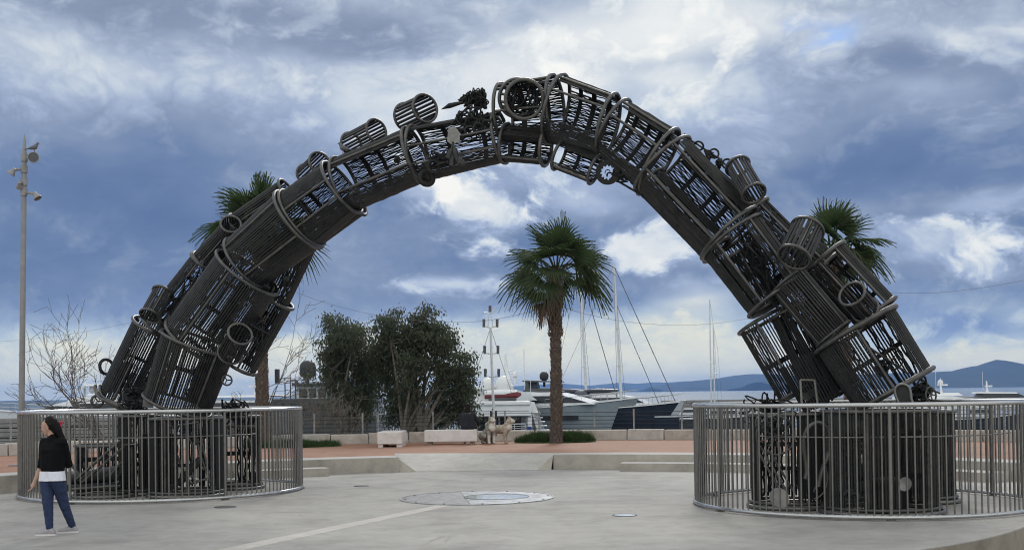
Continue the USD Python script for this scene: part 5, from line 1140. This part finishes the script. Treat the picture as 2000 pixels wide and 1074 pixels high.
    sk = trimesh.intersections.slice_mesh_plane(trimesh.intersections.slice_mesh_plane(sk, [0, 0, 1], [0, 0, O[2] + .765], cap=True, engine='earcut'), [0, 0, -1], [0, 0, O[2] + .90], cap=True, engine='earcut')
    t.part('shirt_hem', MB().mesh(sk), 'cotton_white', True)
    je = [((hip_l, .108), (kn_l, .072)), ((kn_l, .071), (an_l + V(0, 0, .02), .050)), ((hip_r, .110), (kn_r, .074)), ((kn_r, .073), (an_r + V(0, 0, .0), .052)), ((hip_l, .105), (hip_r, .108))]
    m = flesh(je, .014, 5); m.vertices += m.vertex_normals * (.012 * (meshkit.fbm(m.vertices * V(9, 9, 26), 3, 5) - .5))[:, None]
    m = trimesh.intersections.slice_mesh_plane(m, [0, 0, -1], [0, 0, O[2] + .80], cap=True, engine='earcut')
    t.part('jeans', MB().mesh(m), 'denim', True)
    for an, dr in ((an_l, unit(V(-.97, -.10, 0))), (an_r, unit(V(-.80, -.25, 0)))):
        z0 = O[2]; a = V(an[0], an[1], z0); sdv = V(-dr[1], dr[0], 0)
        sh = [((a + V(0, 0, .085) - dr * .005, .047), (a - dr * .045 + V(0, 0, .045), .040)), ((a + V(0, 0, .07), .045), (a + dr * .10 + V(0, 0, .044), .037)), ((a + dr * .10 + V(0, 0, .042), .038), (a + dr * .165 + V(0, 0, .036), .032)), ((a - dr * .045 + V(0, 0, .04), .038), (a + dr * .10 + V(0, 0, .038), .038))]
        s_ = t.part('shoe', MB().mesh(flesh(sh, .012, 3)), 'shoe_grey', True)
        pol = shapely.union_all([Point(*(a - dr * .045)[:2]).buffer(.040), Point(*(a + dr * .09)[:2]).buffer(.044), Point(*(a + dr * .165)[:2]).buffer(.034)]).convex_hull
        t.part('sole', MB().extrude(pol, z0 - .002, z0 + .024), 'shoe_sole', False, parent=s_)
woman()

# ------------------------------------------------------------ the person in black on the long bench, back to us
def sitter():
    z0 = .362 + .445; x0 = at(913, 842, bd)[0]; O = V(x0, bd + .26, z0)
    t = Thing('person', V(O[0], O[1], z0 - .44), 'person in dark clothes sitting on the long bench, back to us', 'person')
    P = lambda x, y, z: O + V(x, y, z)
    cl = [((P(-.11, 0, .10), .12), (P(.12, 0, .10), .12)), ((P(-.10, .02, .12), .13), (P(-.10, .05, .40), .12)), ((P(.10, .02, .12), .13), (P(.09, .05, .40), .12)), ((P(-.10, .05, .40), .12), (P(.09, .05, .40), .12)), ((P(0, .02, .1), .15), (P(0, .05, .42), .14)), ((P(-.16, .06, .46), .07), (P(.15, .06, .46), .07)), ((P(0, .07, .46), .09), (P(0, .09, .55), .065)),
          ((P(-.18, .06, .45), .066), (P(-.22, .16, .20), .055)), ((P(-.22, .16, .20), .052), (P(-.10, .38, .20), .045)), ((P(.17, .06, .45), .068), (P(.31, .10, .25), .056)), ((P(.31, .10, .25), .054), (P(.33, .26, .12), .044))]
    m = flesh(cl, .03, 5); m.vertices += m.vertex_normals * (.02 * (meshkit.fbm(m.vertices * 9) - .5))[:, None]
    hand = [((P(.33, .28, .11), .035), (P(.34, .35, .08), .035))] + [((P(.32 + .014 * k, .37, .08), .009), (P(.32 + .014 * k, .42, .04), .008)) for k in range(4)] + [((P(.30, .33, .10), .012), (P(.295, .38, .08), .009))]
    body = [((P(0, .09, .55), .06), (P(0, .10, .62), .06)), ((P(0, .12, .70), .092), (P(0, .13, .655), .085)), ((P(0, .17, .66), .06), (P(0, .18, .62), .05)), ((P(0, .05, .1), .12), (P(0, .05, .45), .12)), ((P(0, .235, .66), .014), (P(0, .24, .645), .014))] + \
           [((P(s * .09, .12, .68), .013), (P(s * .093, .12, .65), .012)) for s in (-1, 1)] + hand + [((P(.17, .06, .45), .05), (P(.31, .10, .25), .04)), ((P(.31, .10, .25), .04), (P(.33, .28, .11), .03)), ((P(s * .1 if s < 0 else .1, .05, .08), .1), (P(s * .12, .5, .08), .075)) if False else ((P(0, .05, .1), .11), (P(0, .3, .1), .09))]
    t.part('body', MB().mesh(flesh(body, .02, 4)), 'skin', True); t.part('coat', MB().mesh(m), 'coat_navy', True)
    hb = [((P(0, .11, .715), .100), (P(0, .11, .66), .092)), ((P(0, .16, .745), .07), (P(0, .10, .73), .085)), ((P(0, .07, .66), .085), (P(0, .03, .52), .085))]
    t.part('hair', MB().mesh(flesh(hb, .02, 3)), 'hair', True)
    for s in (-1, 1):
        hip, kn, an = P(s * .10, .06, .09), P(s * .12, .50, .08), P(s * .12, .56, -.36)
        t.part('trouser_leg', MB().mesh(flesh([((hip, .10), (kn, .075)), ((kn, .073), (an, .055))], .03, 3)), 'coat_navy', True)
        t.part('shoe', MB().mesh(flesh([((an + V(0, 0, -.04), .048), (an + V(0, .14, -.045), .038))], .02, 2)), 'shoe_grey', True)
sitter()

# ------------------------------------------------------------ two dogs beside the bench
def dog(px, pyb, depth_off, rz, label, sit, furs, s=1.0, name='dog', harness=False):
    b = on(px, pyb, .364); b[1] += depth_off; b[2] = .364; R = rot(rz)
    t = Thing(name, b, label, 'dog'); P = lambda x, y, z: b + R @ (V(x, y, z) * s)
    if sit:   # sitting: rump down, chest up, +x forward
        bones = [((P(-.22, 0, .20), .17), (P(-.05, 0, .34), .16)), ((P(-.05, 0, .34), .155), (P(.12, 0, .50), .135)), ((P(.12, 0, .50), .125), (P(.17, 0, .66), .085)),
                 ((P(.17, 0, .68), .095), (P(.21, 0, .74), .098)), ((P(.27, 0, .71), .062), (P(.36, 0, .69), .036))]
        for q in (-1, 1):
            bones += [((P(.13, q * .085, .46), .085), (P(.16, q * .085, .24), .046)), ((P(.16, q * .085, .24), .040), (P(.15, q * .085, .05), .036)), ((P(.15, q * .085, .04), .038), (P(.20, q * .085, .03), .030)),
                      ((P(-.20, q * .12, .22), .13), (P(.02, q * .16, .25), .085)), ((P(.02, q * .16, .24), .06), (P(-.14, q * .16, .07), .042)), ((P(-.14, q * .16, .05), .042), (P(.05, q * .16, .035), .034)),
                      ((P(.17, q * .06, .80), .030), (P(.165, q * .075, .88), .008))]
        bones += [((P(-.33, .02, .08), .055), (P(-.42, .14, .05), .06)), ((P(-.42, .14, .05), .06), (P(-.36, .30, .05), .035))]
        chest, eye, nose = P(.21, 0, .48), (.285, .045, .755), P(.395, 0, .70)
    else:     # standing
        bones = [((P(-.26, 0, .50), .13), (P(.02, 0, .50), .135)), ((P(.02, 0, .50), .14), (P(.20, 0, .50), .155)), ((P(.22, 0, .56), .12), (P(.34, 0, .74), .085)),
                 ((P(.35, 0, .78), .095), (P(.38, 0, .82), .095)), ((P(.44, 0, .80), .060), (P(.54, 0, .79), .036))]
        for q in (-1, 1):
            bones += [((P(.22, q * .085, .44), .08), (P(.20, q * .085, .26), .045)), ((P(.20, q * .085, .26), .040), (P(.22, q * .085, .05), .034)), ((P(.22, q * .085, .04), .036), (P(.27, q * .085, .03), .030)),
                      ((P(-.27, q * .09, .46), .11), (P(-.20, q * .10, .30), .065)), ((P(-.20, q * .10, .30), .055), (P(-.34, q * .10, .18), .036)), ((P(-.34, q * .10, .18), .034), (P(-.32, q * .10, .05), .032)), ((P(-.32, q * .10, .04), .036), (P(-.26, q * .10, .03), .030)),
                      ((P(.35, q * .06, .88), .030), (P(.345, q * .075, .96), .008))]
        bones += [((P(-.37, 0, .56), .05), (P(-.48, 0, .66), .065)), ((P(-.48, 0, .66), .065), (P(-.40, 0, .76), .035))]
        chest, eye, nose = P(.33, 0, .56), (.455, .045, .835), P(.575, 0, .80)
    m = flesh(bones, .018, 5); nv = meshkit.fbm(m.vertices * 26, 3) - .5; m.vertices += m.vertex_normals * (.02 * nv)[:, None]
    body = t.part('body', MB().mesh(m), furs[0], True)
    # pale patches: face, chest and legs, as shells over the same skin
    face = [((P(*(V(eye[0] - .02, 0, eye[2] - .03))), .078), (P(eye[0] + .08, 0, eye[2] - .055), .044))]
    t.part('face_patch', MB().mesh(flesh(face, .018, 2)), furs[1], True, parent=body); t.part('chest_patch', MB().mesh(flesh([((chest, .12), (chest + V(0, 0, .10) * s, .085))], .02, 2)), furs[1], True, parent=body)
    for q in (-1, 1): t.part('eye', MB().ball(P(eye[0] + .035, q * eye[1], eye[2] + .01), .012, 1), 'eye_dark', True)
    t.part('nose', MB().ball(nose, .018, 1), 'eye_dark', True)
    if sit:
        for q in (-1, 1): t.part('foreleg_patch', MB().mesh(flesh([((P(.16, q * .085, .26), .048), (P(.152, q * .085, .05), .040)), ((P(.152, q * .085, .04), .042), (P(.20, q * .085, .032), .034))], .02, 2)), furs[1], True, parent=body)
    if harness:
        for o in (.02, .10): t.part('harness_strap', MB().ring(P(.06 + o, 0, .46 + o * .7), R @ V(.75, 0, .6), .158 * s, .013, 24, 5), 'strap', 60)
dog(955, 866, .05, -1.05, 'grey and white husky dog with a harness, sitting right of the long bench', True, ('fur_grey', 'fur_white'), 1.0, 'dog', True)
dog(976, 866, .35, -.25, 'tan dog looking right behind the grey husky', False, ('fur_tan', 'fur_white'), .86)
